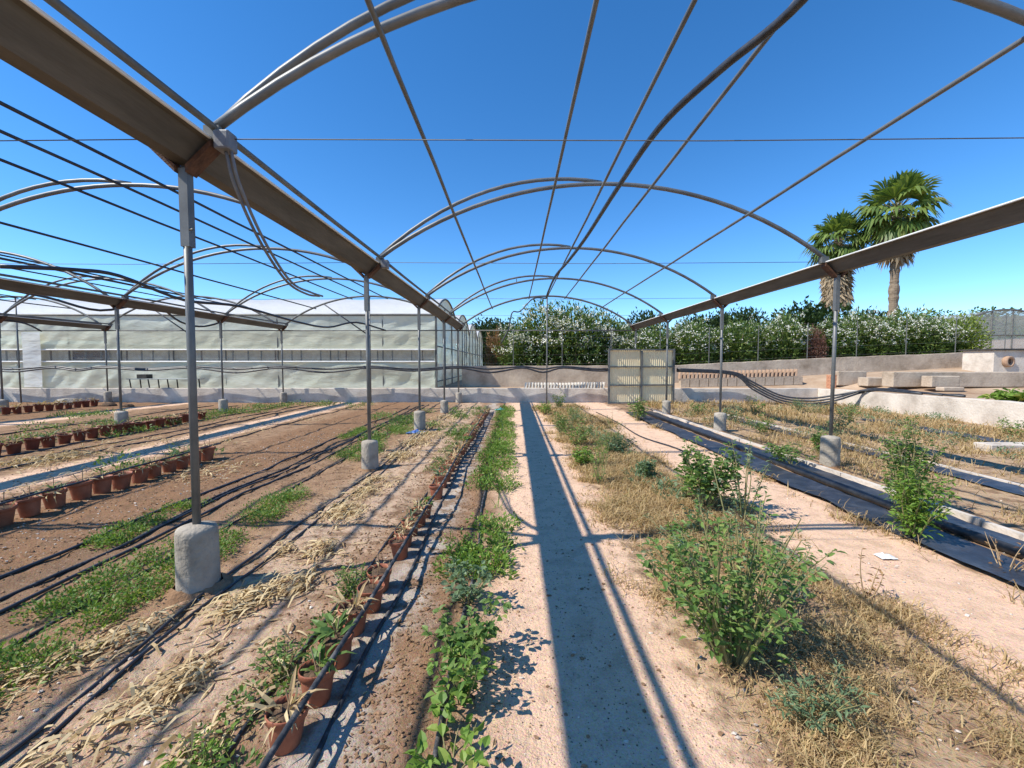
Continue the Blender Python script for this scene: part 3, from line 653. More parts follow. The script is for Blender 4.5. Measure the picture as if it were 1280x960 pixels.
# withered strap leaves raked into heaps
def straps(spots):
    V = []; T = []; base = 0
    for (x, y, s, n) in spots:
        for k in range(int(n*1.5)):
            px, py = x + random.gauss(0, s), y + random.gauss(0, s * 1.4); a = random.uniform(0, 6.28) if random.random() < .4 else random.gauss(.9, .5)
            L = random.uniform(.05, .16); wd = random.uniform(.006, .019); z = gz(px, py) + .004 + random.random() ** 2 * .06 * max(0, 1 - math.hypot(px-x, py-y) / (2*s))
            d = Vector((math.cos(a), math.sin(a), 0)); q = Vector((-d.y, d.x, random.uniform(-.6, .6))).normalized() * wd * .5
            cv = random.uniform(-.2, .9); pts = []
            for i in range(4):
                t = i / 3; c = Vector((px, py, z)) + d * L * (t - .5) + Vector((0, 0, L * cv * math.sin(math.pi * t) * .5 + random.uniform(0, .006)))
                ww = (.5, 1, .9, .15)[i]; V += [tuple(c - q*ww), tuple(c + q*ww)]
            for i in range(3): T.append((base+2*i, base+2*i+1, base+2*i+3, base+2*i+2))
            base += 8
    o = obj_np('dry_leaves', np.array(V), np.array(T), M['straw']); o['kind'] = 'stuff'; return o
sp = []
for (px, py, s, n) in [(205, 868, .1, 90), (235, 850, .07, 50), (290, 760, .09, 90), (330, 742, .08, 90), (375, 733, .07, 60), (400, 690, .08, 70), (352, 690, .05, 30), (430, 640, .12, 170), (455, 615, .1, 120), (470, 600, .1, 80),
                       (500, 570, .16, 200), (520, 555, .18, 220), (535, 545, .2, 220), (545, 532, .25, 220), (558, 522, .3, 220), (150, 800, .07, 40), (110, 815, .08, 50), (200, 775, .06, 30), (40, 840, .08, 40), (240, 945, .07, 30), (60, 950, .06, 25)]:
    p = on_z(px, py); sp.append((p.x, p.y, s, n))
for k in range(14): sp.append((random.uniform(-1.9, -1.0), random.uniform(1.2, 9), .07, 14))
for k in range(22): sp.append((random.uniform(-8.2, -5.3), random.uniform(5, 12), .2, 30))
for (px, py) in [(20, 580), (50, 577), (80, 574), (262, 588), (100, 571)]:
    p = on_z(px, py); sp.append((p.x, p.y, .25, 130))
o = straps(sp); tag(o, 'withered straw coloured strap leaves strewn in heaps along the bed', 'dry leaves')

def debris(n, zones):
    za = np.array(zones, float); zi = rng.integers(0, len(zones), n); z = za[zi]
    x = z[:,0] + (z[:,1]-z[:,0])*rng.random(n); y = z[:,2] + (z[:,3]-z[:,2])*rng.random(n)**1.7; keep = vnoise(x, y, 2.3) + .6*vnoise(x, y, 7.) > rng.normal(0, .2, n)
    x, y = x[keep], y[keep]; n = len(x); a = rng.uniform(0, 6.28, n); P = np.stack([x, y, ground_z(x, y) + rng.uniform(.002, .012, n)], 1); D = unit(np.stack([np.cos(a), np.sin(a), rng.normal(.05, .22, n)], 1)); Ls = rng.uniform(.012, .055, n) * (1 + .04*y)
    v, t = leaf_arrays(P, D, Ls, Ls * rng.uniform(.08, .3, n), .25, .25); return obj_np('plant_debris', v, t, M['debris'])
M['debris'] = leaf_mat('plant_debris', (.1,.055,.03), (.36,.24,.13), (.6,.48,.3), .15, .85)
o = debris(15000, [(-2.4,-.95,1.1,12), (-3.9,-2.3,1.4,12), (-5.2,-3.7,2.3,12), (-9,-5.2,4,15), (-.75,.0,1.05,11), (.9,2.4,1.1,9)]); o['kind'] = 'stuff'; tag(o, 'dry plant fragments littering the soil and the paths', 'plant debris')

# earth clods and pebbles
def clods(name, label, n, zones, mat, smin, smax):
    ico = [(0,0,1),(.89,0,.45),(.28,.85,.45),(-.72,.53,.45),(-.72,-.53,.45),(.28,-.85,.45),(.72,.53,-.45),(-.28,.85,-.45),(-.89,0,-.45),(-.28,-.85,-.45),(.72,-.53,-.45),(0,0,-1)]
    fi = [(0,1,2),(0,2,3),(0,3,4),(0,4,5),(0,5,1),(1,6,2),(2,7,3),(3,8,4),(4,9,5),(5,10,1),(6,7,2),(7,8,3),(8,9,4),(9,10,5),(10,6,1),(11,7,6),(11,8,7),(11,9,8),(11,10,9),(11,6,10)]
    ico = np.array(ico); fi = np.array(fi); wts = np.array([z[4] for z in zones], float); wts /= wts.sum(); zi = rng.choice(len(zones), n, p=wts); za = np.array([z[:4] for z in zones], float)[zi]
    x = za[:,0] + (za[:,1]-za[:,0])*rng.random(n); y = za[:,2] + (za[:,3]-za[:,2])*rng.random(n)**1.8
    s = smin + (smax - smin) * rng.random(n) ** 3
    v = ico[None] * s[:, None, None] * rng.uniform(.45, 1.4, (n, 12, 1)) * np.array([1, .8, .6]) + np.stack([x, y, ground_z(x, y) + s*.3], 1)[:, None, :]
    t = (np.arange(n)*12)[:, None, None] + fi[None]
    o = obj_np(name, v.reshape(-1, 3), t.reshape(-1, 3), M[mat]); o['kind'] = 'stuff'; return tag(o, label, 'clods' if mat == 'clod' else 'pebbles')
clods('soil_clods', 'loose crumbs and clods of brown earth on the beds', 26000, [(-.68,-.36,1.1,12,3), (-1.35,-1.0,1.1,10,2), (-2.3,-1.2,1.1,10,1.5), (-5,-3.7,2.3,10,3), (-3.7,-2.4,1.4,9,2), (-.1,.9,1.1,8,.5), (-8.8,-5.2,4,14,2)], 'clod', .002, .013)
clods('pebbles', 'small pale stones scattered over the ground', 5000, [(-5,-3.7,2.3,10,3), (-2.3,-1.0,1.1,9,2), (0,1.0,1.1,9,1), (1,3.4,1.1,9,2.5), (3.9,4.5,1.5,12,1.5), (4.7,8,3,12,1)], 'stone', .003, .014)
clods('plant_litter', 'dark crumbs of plant litter on the shaded path', 11000, [(-.05,1.0,1.05,9,3), (-.35,0,1.1,8,1.5), (2.3,3.4,1.5,9,.6)], 'soil', .0012, .0045)

# ------------------------------------------------------------------ potted plants
def pot_proto(dark, kind):
    r = thing('potted_plant', 'x', 'potted plant')
    mb = MB(); mb.lathe([(0,.0), (.055,.0), (.058,.004), (.073,.12), (.0735,.122), (.082,.124), (.084,.15), (.0835,.153), (.079,.153), (.0765,.13), (.074,.125)], 18)
    pt = mb.build('pot', M['pot_dark' if dark else 'pot'], r, True)
    mb = MB(); mb.lathe([(.0765,.128), (.05,.134), (.02,.139), (0,.138)], 14, (0,0,0), [random.uniform(-.01,0) for _ in range(14)]); mb.build('soil', M['soil'], r, True)
    n = (10, 22, 16, 4)[kind]; P = []; D = []
    for k in range(n):
        a = random.uniform(0, 6.28); rr = random.random() * .05; P.append((rr*math.cos(a), rr*math.sin(a), .13 + random.random()*.05)); D.append((math.cos(a)*.8, math.sin(a)*.8, random.uniform(.1, 1.3)))
    P = np.array(P); D = unit(np.array(D)); Ls = rng.uniform(.06, .15, n) * (1, .8, 1.0, .6)[kind]
    v, t = leaf_arrays(P, D, Ls, Ls * (.2, .32, .16, .2)[kind], .2, .45); obj_np('leaves', v, t, M[('weed_grey', 'weed', 'straw', 'straw')[kind]], r)
    if kind in (0, 2):
        n = 9; a = rng.uniform(0, 6.28, n); P = np.stack([.04*np.cos(a), .04*np.sin(a), np.full(n, .135)], 1); D = unit(np.stack([np.cos(a), np.sin(a), rng.uniform(-.1, .5, n)], 1))
        v, t = leaf_arrays(P, D, rng.uniform(.05, .11, n), rng.uniform(.008, .02, n), .2, .6); obj_np('withered_leaves', v, t, M['straw'], r)
    mb = MB()
    for k in range(2): mb.tube([(random.uniform(-.02,.02), random.uniform(-.02,.02), .12), (random.uniform(-.04,.04), random.uniform(-.04,.04), random.uniform(.2,.28))], .003, 5)
    mb.build('stem', M['dry_stem'], r); return r
protos = {(d, k): pot_proto(d, k) for d in (0, 1) for k in range(4)}; used = set()
def put_pot(x, y, dark, kind, label, group, size=1.0):
    key = (dark, kind)
    if key in used: o = link_copy(protos[key])
    else: o = protos[key]; used.add(key)
    o.location = (x, y, gz(x, y) - .004); o.rotation_euler = (random.uniform(-.09,.09), random.uniform(-.09,.09), random.uniform(0, 6.28)); s = random.uniform(.93, 1.07) * size; o.scale = (s, s, s)
    tag(o, label, 'potted plant', group)
kn = ('sprouting grey green leaves', 'a leafy green seedling', 'a withered strap leaved plant', 'almost bare soil')
for y in [1.64, 1.88, 2.12, 2.36, 2.6, 2.84, 3.3, 3.52, 3.76, 4.0, 4.24, 4.9] + [5.3 + .225*i for i in range(37)]:
    k = random.choice((0, 0, 1, 2, 2, 3)); put_pot(-.92 + random.uniform(-.015,.015) + .008*(y > 5)*(y - 5), y, 0, k, 'terracotta pot with %s in the row beside the path' % kn[k], 'pots in the row beside the path')
for i in range(13):
    k = random.choice((0, 0, 2, 3)); put_pot(-4.96 + random.uniform(-.02,.02), 3.75 + .25*i + random.uniform(-.015,.015), 0, k, 'terracotta pot with %s in the row behind the bare soil' % kn[k], 'pots in the row behind the bare soil', 1.3)
for i in range(18):
    k = random.choice((0, 2, 3)); put_pot(-8.74 + random.uniform(-.02,.02), 7.0 + .28*i, 1, k, 'dark red pot with %s passing the second footings row' % kn[k], 'pots by the second row of footings', 1.35)
for i in range(11):
    k = random.choice((2, 3)); put_pot(-15.4, 12.4 + .3*i, 1, k, 'dark red pot with %s in the row by the rubble heap' % kn[k], 'pots in the farthest row', 1.4)
for (d, k), o in protos.items():
    if (d, k) not in used:
        for ch in list(o.children): bpy.data.objects.remove(ch)
        bpy.data.objects.remove(o)

# small scraps
def scrap(name, label, cat, p, s, mat):
    v = []; n = 7
    for j in range(n):
        for i in range(n):
            x, y = (i/(n-1)-.5)*s, (j/(n-1)-.5)*s*.7
            v.append((x + random.uniform(-.1,.1)*s/n, y, .01 + .25*s*max(0, .5 + float(vnoise(x*20/s*.3, y*20/s*.3, 1.)))*(1 - abs(i/(n-1)-.5)*1.6)))
    f = [(j*n+i, j*n+i+1, (j+1)*n+i+1, (j+1)*n+i) for j in range(n-1) for i in range(n-1)]
    o = obj(name, v, f, M[mat], None, False); o.location = (p.x, p.y, gz(p.x, p.y)); return tag(o, label, cat)
scrap('plastic_scrap', 'crumpled white plastic scrap on the sandy path', 'scrap', on_z(1107, 697), .13, 'white')
scrap('plastic_scrap', 'blue plastic sheet scrap at the foot of the third footing', 'scrap', on_z(520, 542), .4, 'blue')
scrap('plastic_scrap', 'turquoise plastic scrap in the weeds near the low end wall', 'scrap', on_z(626, 512), .4, 'cyan')
for (px, py, s, lab) in [(85, 505, .9, 'grey rounded rubble heap at the low end wall'), (137, 507, .45, 'dark lump of earth beside the rubble heap'), (160, 508, .35, 'smaller dark lump of earth by the end wall')]:
    p = on_z(px, py, 0); mb = MB(); mb.lathe([(s*.5,-.05), (s*.45,s*.1), (s*.3,s*.22), (0,s*.26)], 14, (0,0,0), [random.uniform(-.15,.15) for _ in range(14)])
    o = mb.build('rubble_heap', M['footing' if s > .8 else 'soil'], None, False); o.location = (p.x, min(p.y, 16.2), 0); tag(o, lab, 'rubble')

# ------------------------------------------------------------------ gate leaning at the end posts
gt = thing('gate', 'pale corrugated sheet gate with grey frame standing by the end posts', 'gate', (3.52, 15.95, 0), None, .1)
gw, gh = 2.6, 2.1
for (x0, x1, z0, z1) in [(0,.07,0,gh), (gw-.07,gw,0,gh), (gw*.5-.035,gw*.5+.035,.07,gh-.07)]: MB().box(x0, x1, -.03, .03, z0+.02, z1).build('stile', M['steel_dull'], gt)
for z in (.02, gh*.33, gh*.66, gh-.07):
    for (x0, x1) in ((.071, gw*.5-.036), (gw*.5+.036, gw-.071)): MB().box(x0, x1, -.026, .026, z, z+.055).build('rail', M['steel_dull'], gt)
for s in (0, 1):
    xa, xb = (.05, gw*.5) if s == 0 else (gw*.5+.002, gw-.05); n = 92; v = []; f = []
    for i in range(n + 1):
        x = xa + (xb - xa) * i / n; d = .04 + .006*math.cos(i * math.pi / 3)
        v += [(x, d + random.uniform(-.002,.002), .06), (x, d, gh - .05)]
    for i in range(n): f.append((2*i, 2*i+2, 2*i+3, 2*i+1))
    obj('corrugated_sheet', v, f, M['gate_sheet'], gt)
MB().tube([(gw*.47, -.06, 1.0), (gw*.47, -.06, 1.12)], .012, 6).build('handle', M['rust'], gt)

# ------------------------------------------------------------------ plastic greenhouse on the left
GX = -3.45; GY0, SPAN = 18.5, 6.9; EAVE, TOP = 3.65, 4.75; XL = -44
gh_ = thing('plastic_greenhouse', 'large multi span greenhouse covered in pale green plastic film behind the low wall', 'greenhouse', (GX, GY0, .46))
O = Vector((GX, GY0, .46))
def film(name, p0, du, dv, nu, nv, amp, mat, out):
    p0, du, dv, out = Vector(p0), Vector(du), Vector(dv), Vector(out); U, V_ = np.meshgrid(np.linspace(0, 1, nu), np.linspace(0, 1, nv))
    Lu, Lv = du.length, dv.length; wr = amp*(vnoise(U*Lu*.5 + V_*Lv*.6, V_*Lv, 1.1) + .7*vnoise(U*Lu*1.2 - V_*Lv*1.1, V_*Lv*.5, 2.2)) * np.sin(np.pi*V_)**.5
    A = np.array(p0 - O)[None, None] + U[..., None]*np.array(du) + V_[..., None]*np.array(dv) + wr[..., None]*np.array(out)
    i = np.arange(U.size).reshape(U.shape); q = np.stack([i[:-1,:-1], i[:-1,1:], i[1:,1:], i[1:,:-1]], -1).reshape(-1, 4)
    return obj_np(name, A.reshape(-1, 3), q, M[mat], gh_, True)
def gpart(mb, name, mat, smooth=False):
    mb.v = [p - O for p in mb.v]; return mb.build(name, mat, gh_, smooth)
ZV0, ZV1, ZM = 1.62, 2.14, 2.97
film('side_film', (XL, GY0, .42), (GX - XL, 0, 0), (0, 0, ZV0 - .42), 240, 14, .17, 'film_green', (0, -1, 0))
film('side_film', (XL, GY0, ZV1), (GX - XL, 0, 0), (0, 0, ZM - ZV1), 240, 10, .12, 'film_beige', (0, -1, 0))
film('side_film', (XL, GY0, ZM), (GX - XL, 0, 0), (0, 0, EAVE - ZM), 240, 8, .12, 'film_green', (0, -1, 0))
film('vent_netting', (XL, GY0 + .1, ZV0), (GX - XL, 0, 0), (0, 0, ZV1 - ZV0), 40, 3, .01, 'net', (0, -1, 0))
film('door_strip', (at_y(33, 450, GY0).x, GY0 - .14, .5), (.8, 0, 0), (0, 0, 2.4), 5, 14, .04, 'film_white', (0, -1, 0))
for z in (ZV0, ZV1): gpart(MB().tube([(XL, GY0 - .05, z), (GX, GY0 - .05, z)], .035, 6), 'rail', M['white'])
gpart(MB().tube([(XL, GY0 - .02, EAVE), (GX, GY0 - .02, EAVE)], .05, 6), 'eaves_rail', M['steel_dull'])
gpart(MB().box(XL, GX - .1, GY0 + .35, GY0 + .4, ZV0 - .25, ZV1 + .25), 'inner_screen', M['tile_pale'])
gpart(MB().box(at_y(84, 440, GY0).x, at_y(130, 440, GY0).x, GY0 + .22, GY0 + .26, ZV0 + .08, ZV1 - .03), 'brown_board', M['rust'])
k = 0; x = GX
while x > -26:
    gpart(MB().tube([(x, GY0 + .05, .4), (x, GY0 + .05, EAVE)], .03, 6), 'wall_post', M['steel_dull']); x -= 2.3
    k += 1
for i in range(34): xx = GX - .5 - .66*i + random.uniform(-.2, .2); gpart(MB().box(xx, xx + .05, GY0 + .14, GY0 + .18, ZV0 + .03, ZV1 - .03), 'vent_upright', M['rust' if i % 5 == 0 else 'steel_dull'])
half = SPAN / 2
for s in range(4):
    yc = GY0 + half + s*SPAN; n = 16; v = []; f = []
    for i in range(n + 1):
        u = -half + SPAN * i / n; z = arch_z(u, half, TOP, EAVE)
        for j in range(41):
            xx = XL + (GX - XL)*j/40; v.append(Vector((xx, yc + u, z + (.03 * math.sin(j*2.4 + i) if 0 < i < n else 0))) - O)
    for i in range(n):
        for j in range(40): f.append((i*41+j, i*41+j+1, (i+1)*41+j+1, (i+1)*41+j))
    obj('roof_film', v, f, M['film_white'], gh_, True)
    v = [Vector((GX, yc + u, arch_z(u, half, TOP, EAVE))) - O for u in np.linspace(-half, half, 17)]
    v += [Vector((GX, yc + u, EAVE - .02)) - O for u in np.linspace(half, -half, 9)]
    obj('gable_film', v, [tuple(range(len(v)))], M['film_yellow'], gh_)
    gpart(MB().tube([(GX + .03, yc + u, arch_z(u, half, TOP, EAVE)) for u in np.linspace(-half, half, 17)], .045, 6), 'gable_arch', M['steel_dull'])
    film('end_film', (GX, GY0 + s*SPAN, .42), (0, SPAN, 0), (0, 0, EAVE - .44), 40, 16, .14, 'film_green' if s == 0 else 'film_beige', (1, 0, 0))
    for q in (0, .33, .66): gpart(MB().tube([(GX + .06, GY0 + (s + q)*SPAN, .4), (GX + .06, GY0 + (s + q)*SPAN, EAVE + .5*(q > 0))], .035, 6), 'end_post', M['steel_dull'])
for z in (.75, 2.3): gpart(MB().tube([(GX + .07, GY0, z), (GX + .07, GY0 + 4*SPAN, z)], .025, 6), 'end_rail', M['steel_dull'])

# table on the terrace
p0, p1 = at_y(163, 473, 17.6), at_y(247, 473, 17.6)
tb = thing('table', 'long low work table with black legs in front of the plastic greenhouse', 'table', (p0.x, 17.4, .46)); TH = p0.z - .46
MB().box(0, p1.x - p0.x, 0, .6, TH - .035, TH).build('table_top', M['tabletop'], tb)
for fx in (.05, .33, .62, .96):
    for yy in (.05, .52):
        x = fx * (p1.x - p0.x - .06); MB().tube([(x + .02, yy, -.02), (x - .04 + .02*(yy > .2), yy, TH - .036)], .03, 4).build('leg', M['timber'], tb)
o = shade_smooth_bevel(MB().box(0, .42, 0, .3, 0, .17).build('crate', M['timber']), .01); o.location = (p0.x + .35, 17.5, .46 + TH + .001); tag(o, 'small dark crate standing on the low work table', 'crate')

# ------------------------------------------------------------------ terrace clutter
def tile_mesh():
    v = []; f = []; n = 6
    for i in range(n + 1):
        a = math.pi * i / n
        for (r, y) in ((.09, 0), (.075, 0), (.075, .3), (.09, .3)): v.append((y, r*math.cos(a), r*math.sin(a)))
    for i in range(n):
        for k in range(4): f.append((i*4+k, i*4+(k+1) % 4, (i+1)*4+(k+1) % 4, (i+1)*4+k))
    f += [(0,1,2,3), (n*4+3, n*4+2, n*4+1, n*4)]; return v, f
tv, tf = tile_mesh(); t1 = obj('roof_tile', tv, tf, M['tile']); t2 = obj('roof_tile', tv, tf, M['tile_pale']); first = {0: t1, 1: t2}
def put_tile(k, x, y, z, rot, label, group):
    o = first.pop(k) if k in first else (t1, t2)[k].copy()
    if o.name not in col.objects: col.objects.link(o)
    o.location = (x, y, z); o.rotation_euler = rot; tag(o, label, 'roof tile', group)
for i in range(26):
    x = at_y(658, 482, 17.3).x + i * .126; put_tile(1, x, 17.3, tz(x, 17.3) + .005, (0, -math.pi/2 + .12, random.uniform(-.2,.2)), 'pale roof tile standing on end in a row behind the low wall', 'pale roof tiles behind the low end wall')
for i in range(30):
    x = at_y(850, 475, 18.2).x + i * .17; put_tile(0, x, 18.2, tz(x, 18.2) + .36, (0, -math.pi/2 + .1, random.uniform(-.2,.2)), 'terracotta roof tile standing in the upper row beside the gate', 'terracotta roof tiles beside the gate')
for i in range(13):
    x = at_y(850, 475, 18.2).x + i * .4; o = MB().box(0, .37, -.1, .14, 0, .35).build('stone_block', M['conc_old']); o.location = (x, 18.2, tz(x, 18.2) - .002)
    tag(o, 'grey stone block in the course under the terracotta roof tiles', 'stone block', 'blocks under the terracotta tiles')
bp = at_y(1037, 487, 16.4)
for r in range(8):
    for c in range(2):
        o = MB().box(-.12, .12, -.055, .055, 0, .072).build('brick', M['brick']); z = tz(bp.x, 17.4) + r*.074
        o.location = (bp.x + .8 + (c - .5)*(.125 if r % 2 else 0), 17.4 + (c - .5)*(.125 if r % 2 == 0 else 0), z); o.rotation_euler = (0, 0, (math.pi/2 if r % 2 else 0) + random.uniform(-.04,.04))
        tag(o, 'red brick in the small stacked pile by the roof tiles', 'brick', 'bricks in the small pile')
def beam(px0, px1, py0, py1, Y, dep, label, mat='conc_old', name='concrete_beam'):
    a, b = at_y(px0, py0, Y), at_y(px1, py1, Y); o = shade_smooth_bevel(MB().box(0, b.x - a.x, 0, dep, b.z, a.z).build(name, M[mat]), .03); o.location = (a.x, Y, 0); tag(o, label, 'concrete beam'); return o
beam(1117, 1300, 465, 484, 15.6, .5, 'long grey concrete beam lying behind the side wall')
beam(1165, 1200, 470, 484, 15.0, .4, 'short concrete block in front of the long grey beam')
beam(1048, 1083, 464, 482, 17.2, .4, 'short concrete beam beside the brick pile')
beam(1085, 1118, 472, 483, 16.4, .5, 'flat concrete slab between the beams')
beam(1180, 1206, 484, 489, 14.4, .3, 'thin brown slab on the terrace edge')
a, b = at_y(1243, 438, 17.2), at_y(1300, 464, 17.2)
cb = thing('masonry_block', 'pale masonry block with a clay pipe opening in its face', 'masonry', (a.x, 17.2, 0))
MB().box(0, b.x - a.x, 0, 1.2, b.z - .3, a.z).build('body', M['conc'], cb); MB().box(-.08, b.x - a.x, -.08, 1.3, a.z + .002, a.z + .07).build('cover', M['timber'], cb)
c = at_y(1258, 452, 17.2) - Vector((a.x, 17.2, 0)); MB().lathe([(.15,0), (.22,0), (.22,.16), (.15,.16), (.15,0)], 18).build('pipe', M['tile'], cb, True)
cb.children[-1].rotation_euler = (math.pi/2, 0, .2); cb.children[-1].location = (c.x, .02, c.z)
MB().lathe([(.0,0), (.149,0)], 18).build('pipe_hollow', M['soil'], cb); cb.children[-1].rotation_euler = (math.pi/2, 0, .2); cb.children[-1].location = (c.x, -.06, c.z)

# ------------------------------------------------------------------ fence on the boundary wall
fn = thing('wire_fence', 'thin wire fence with grey posts on top of the boundary wall', 'fence', (-2.3, W2, 1.4))
def wtop(x): return float(np.interp(x, [-2.4, 7, 14, 22.4], [1.43, 1.44, 1.78, 2.1]))
fx = np.arange(-2.3, 22.5, 2.25)
for x in fx: MB().tube([(x + 2.3, 0, wtop(x) - 1.45), (x + 2.3, 0, wtop(x) + .25)], .018, 6).build('fence_post', M['steel_dull'], fn)
for dz in (-1.3, -.9, -.5, -.1, .2): MB().tube([(x + 2.3, -.03, wtop(x) + dz) for x in fx], .003, 4).build('fence_wire', M['steel_dull'], fn)
fn.location.z = 1.4

# ------------------------------------------------------------------ hedge, trees, palms
def bush_mesh(rx, ry, rz, n, L, w, seed):
    r2 = np.random.default_rng(seed); d = unit(r2.normal(0, 1, (n, 3))); lump = 1 + .42*vnoise(d[:,0]*2 + seed, d[:,1]*2 + d[:,2]*1.7, 1.6) + .4*vnoise(d[:,0]*5 + seed, d[:,2]*5 + d[:,1]*3, 1.4)
    rad = (r2.random(n) ** .38) * lump; P = d * rad[:, None] * np.array([rx, ry, rz]); P[:, 2] = np.maximum(P[:, 2], -rz*.98)
    D = unit(d + r2.normal(0, .7, (n, 3)) + np.array([0, 0, .35])); Ls = L * r2.uniform(.6, 1.3, n); return leaf_quads(P, D, Ls, Ls*w)
def bush_proto(rx, ry, rz, n, L, w, mat, flowers, seed):
    me = []
    v, t = bush_mesh(rx, ry, rz, n, L, w, seed); v[:, 2] += rz; o = obj_np('crown', v, t, M[mat]); me.append(o)
    if flowers:
        r2 = np.random.default_rng(seed + 50); d = r2.normal(0, 1, (flowers, 3)); d[:, 2] = np.abs(d[:, 2]) * 1.1 + .1; d[:, 1] -= .4; d = unit(d)
        keep = vnoise(d[:,0]*3 + d[:,1]*2, d[:,2]*3 + seed, 1.6) > -.04; d = d[keep]; lump = 1 + .42*vnoise(d[:,0]*2 + seed, d[:,1]*2 + d[:,2]*1.7, 1.6) + .4*vnoise(d[:,0]*5 + seed, d[:,2]*5 + d[:,1]*3, 1.4)
        P = d * (lump * r2.uniform(.9, 1.06, len(d)))[:, None] * np.array([rx, ry, rz]); P = np.repeat(P, 7, 0) + r2.normal(0, .06, (len(P)*7, 3)); D = unit(r2.normal(0, 1, P.shape))
        v, t = leaf_quads(P, D, np.full(len(P), .075), np.full(len(P), .065)); v[:, 2] += rz; me.append(obj_np('flowers', v, t, M['flower']))
    mb = MB()
    for k in range(5):
        a = k*1.26; mb.tube([(.1*math.cos(a), .1*math.sin(a), -.3), (.35*rx*math.cos(a), .35*ry*math.sin(a), rz*.8), (.6*rx*math.cos(a), .6*ry*math.sin(a), rz*1.5)], [.045, .03, .015], 5)
    me.append(mb.build('trunk', M['bark'])); return me
def make_bush(name, label, cat, pieces, loc, s, rz, group=None):
    root = thing(name, label, cat, loc, group, rz); root.scale = s
    for p in pieces:
        o = bpy.data.objects.new(p.name.split('.')[0], p.data)
        if 'flowers' in p.name: o['kind'] = 'stuff'
        col.objects.link(o); o.parent = root
    return root
OB = [bush_proto(1.35, 1.1, 1.7, 6500, .2, .3, 'oleander', 330, 3), bush_proto(1.35, 1.1, 1.7, 6500, .2, .3, 'oleander', 150, 11), bush_proto(1.3, 1.1, 1.7, 6000, .2, .3, 'oleander', 55, 21)]
OD = bush_proto(1.3, 1.2, 1.5, 6000, .2, .5, 'dark_leaf', 0, 31); OL = bush_proto(1.2, 1.2, 1.3, 5000, .16, .45, 'lime_leaf', 0, 41); OR = bush_proto(1.1, 1.1, 1.4, 4500, .15, .4, 'brown_leaf', 0, 51); ORD = bush_proto(1.0, 1.0, 1.3, 4000, .16, .4, 'red_leaf', 0, 61)
def bush_at(px, ptop, Y, width, pieces, base_rz, name, label, cat, group=None):
    t = at_y(px, ptop, Y); z0 = tz(t.x, Y) - .1; hgt = t.z - z0
    make_bush(name, label, cat, pieces, (t.x, Y, z0), (width / (2*1.35), width / (2*1.35), hgt / (2*base_rz*1.05)), random.uniform(-.5, .5), group)
for i, (px, pt, wd) in enumerate([(652, 398, 2.6), (683, 377, 3.4), (716, 378, 3.2), (750, 385, 3.0), (778, 402, 2.2)]):
    bush_at(px, pt, 21.9 + .4*(i % 2), wd, OB[0], 1.7, 'oleander_bush', 'tall oleander thick with white blossom behind the boundary wall', 'bush', 'white flowering oleanders at the end of the path')
OLB = ['oleander directly behind the corrugated gate', 'dark green oleander rising behind the hinge edge of the gate', 'oleander above the start of the terracotta tile row', 'oleander above the tile row, second from the gate', 'oleander behind the middle of the terracotta tile row',
       'low topped oleander behind the far half of the tile row', 'oleander above the end of the tile row, beside the dark tree', 'oleander standing before the dark broad leaved tree by the red bush']
for i, px in enumerate(range(806, 1010, 29)):
    bush_at(px, 406 - (-3, -1, 6, -3, 9, 1, 13, -3)[i % 8], 21.7 + .5*(i % 2), 2.6, OB[1 + (i % 3 == 1)], 1.7, 'oleander_bush', OLB[i], 'bush', 'oleanders of the long hedge')
for i, px in enumerate((1042, 1072, 1100, 1128, 1156, 1178)):
    bush_at(px, 393 + (6, -5, 5, -6, 2, 7)[i], 21.5 + .4*(i % 2), 2.5, OB[1], 1.7, 'oleander_bush', 'white blossoming oleander near the foot of the palms', 'bush', 'oleanders below the palms')
bush_at(1202, 393, 21.6, 2.3, OL, 1.3, 'lime_bush', 'yellowish green rounded bush at the end of the hedge', 'bush')
bush_at(1010, 378, 23.5, 4.0, OD, 1.5, 'fig_tree', 'dark broad leaved tree rising above the middle of the hedge', 'tree')
bush_at(1020, 409, 20.9, 1.2, ORD, 1.3, 'red_bush', 'small reddish leaved bush in front of the hedge below the dark tree', 'bush')
bush_at(622, 408, 22.5, 1.7, OR, 1.4, 'dead_bush', 'brown withered bush between the plastic greenhouse and the oleanders', 'bush')
for i, (px, pt, Y, wd) in enumerate([(612, 398, 60, 7), (632, 404, 70, 7), (598, 408, 75, 8), (520, 385, 30, 0)][:3]):
    bush_at(px, pt, Y, wd, OD, 1.5, 'tree', 'dark tree far behind in the gap beside the plastic greenhouse', 'tree', 'far trees in the gap')
for i, (px, pt) in enumerate([(805, 389), (870, 393), (900, 390), (1085, 388), (930, 385)]):
    bush_at(px, pt, 30, 3.0, OD, 1.5, 'tree', 'dark tree top showing above the hedge', 'tree', 'dark tree tops behind the hedge')
for pcs in OB + [OD, OL, OR, ORD]:
    for o in pcs: bpy.data.objects.remove(o)

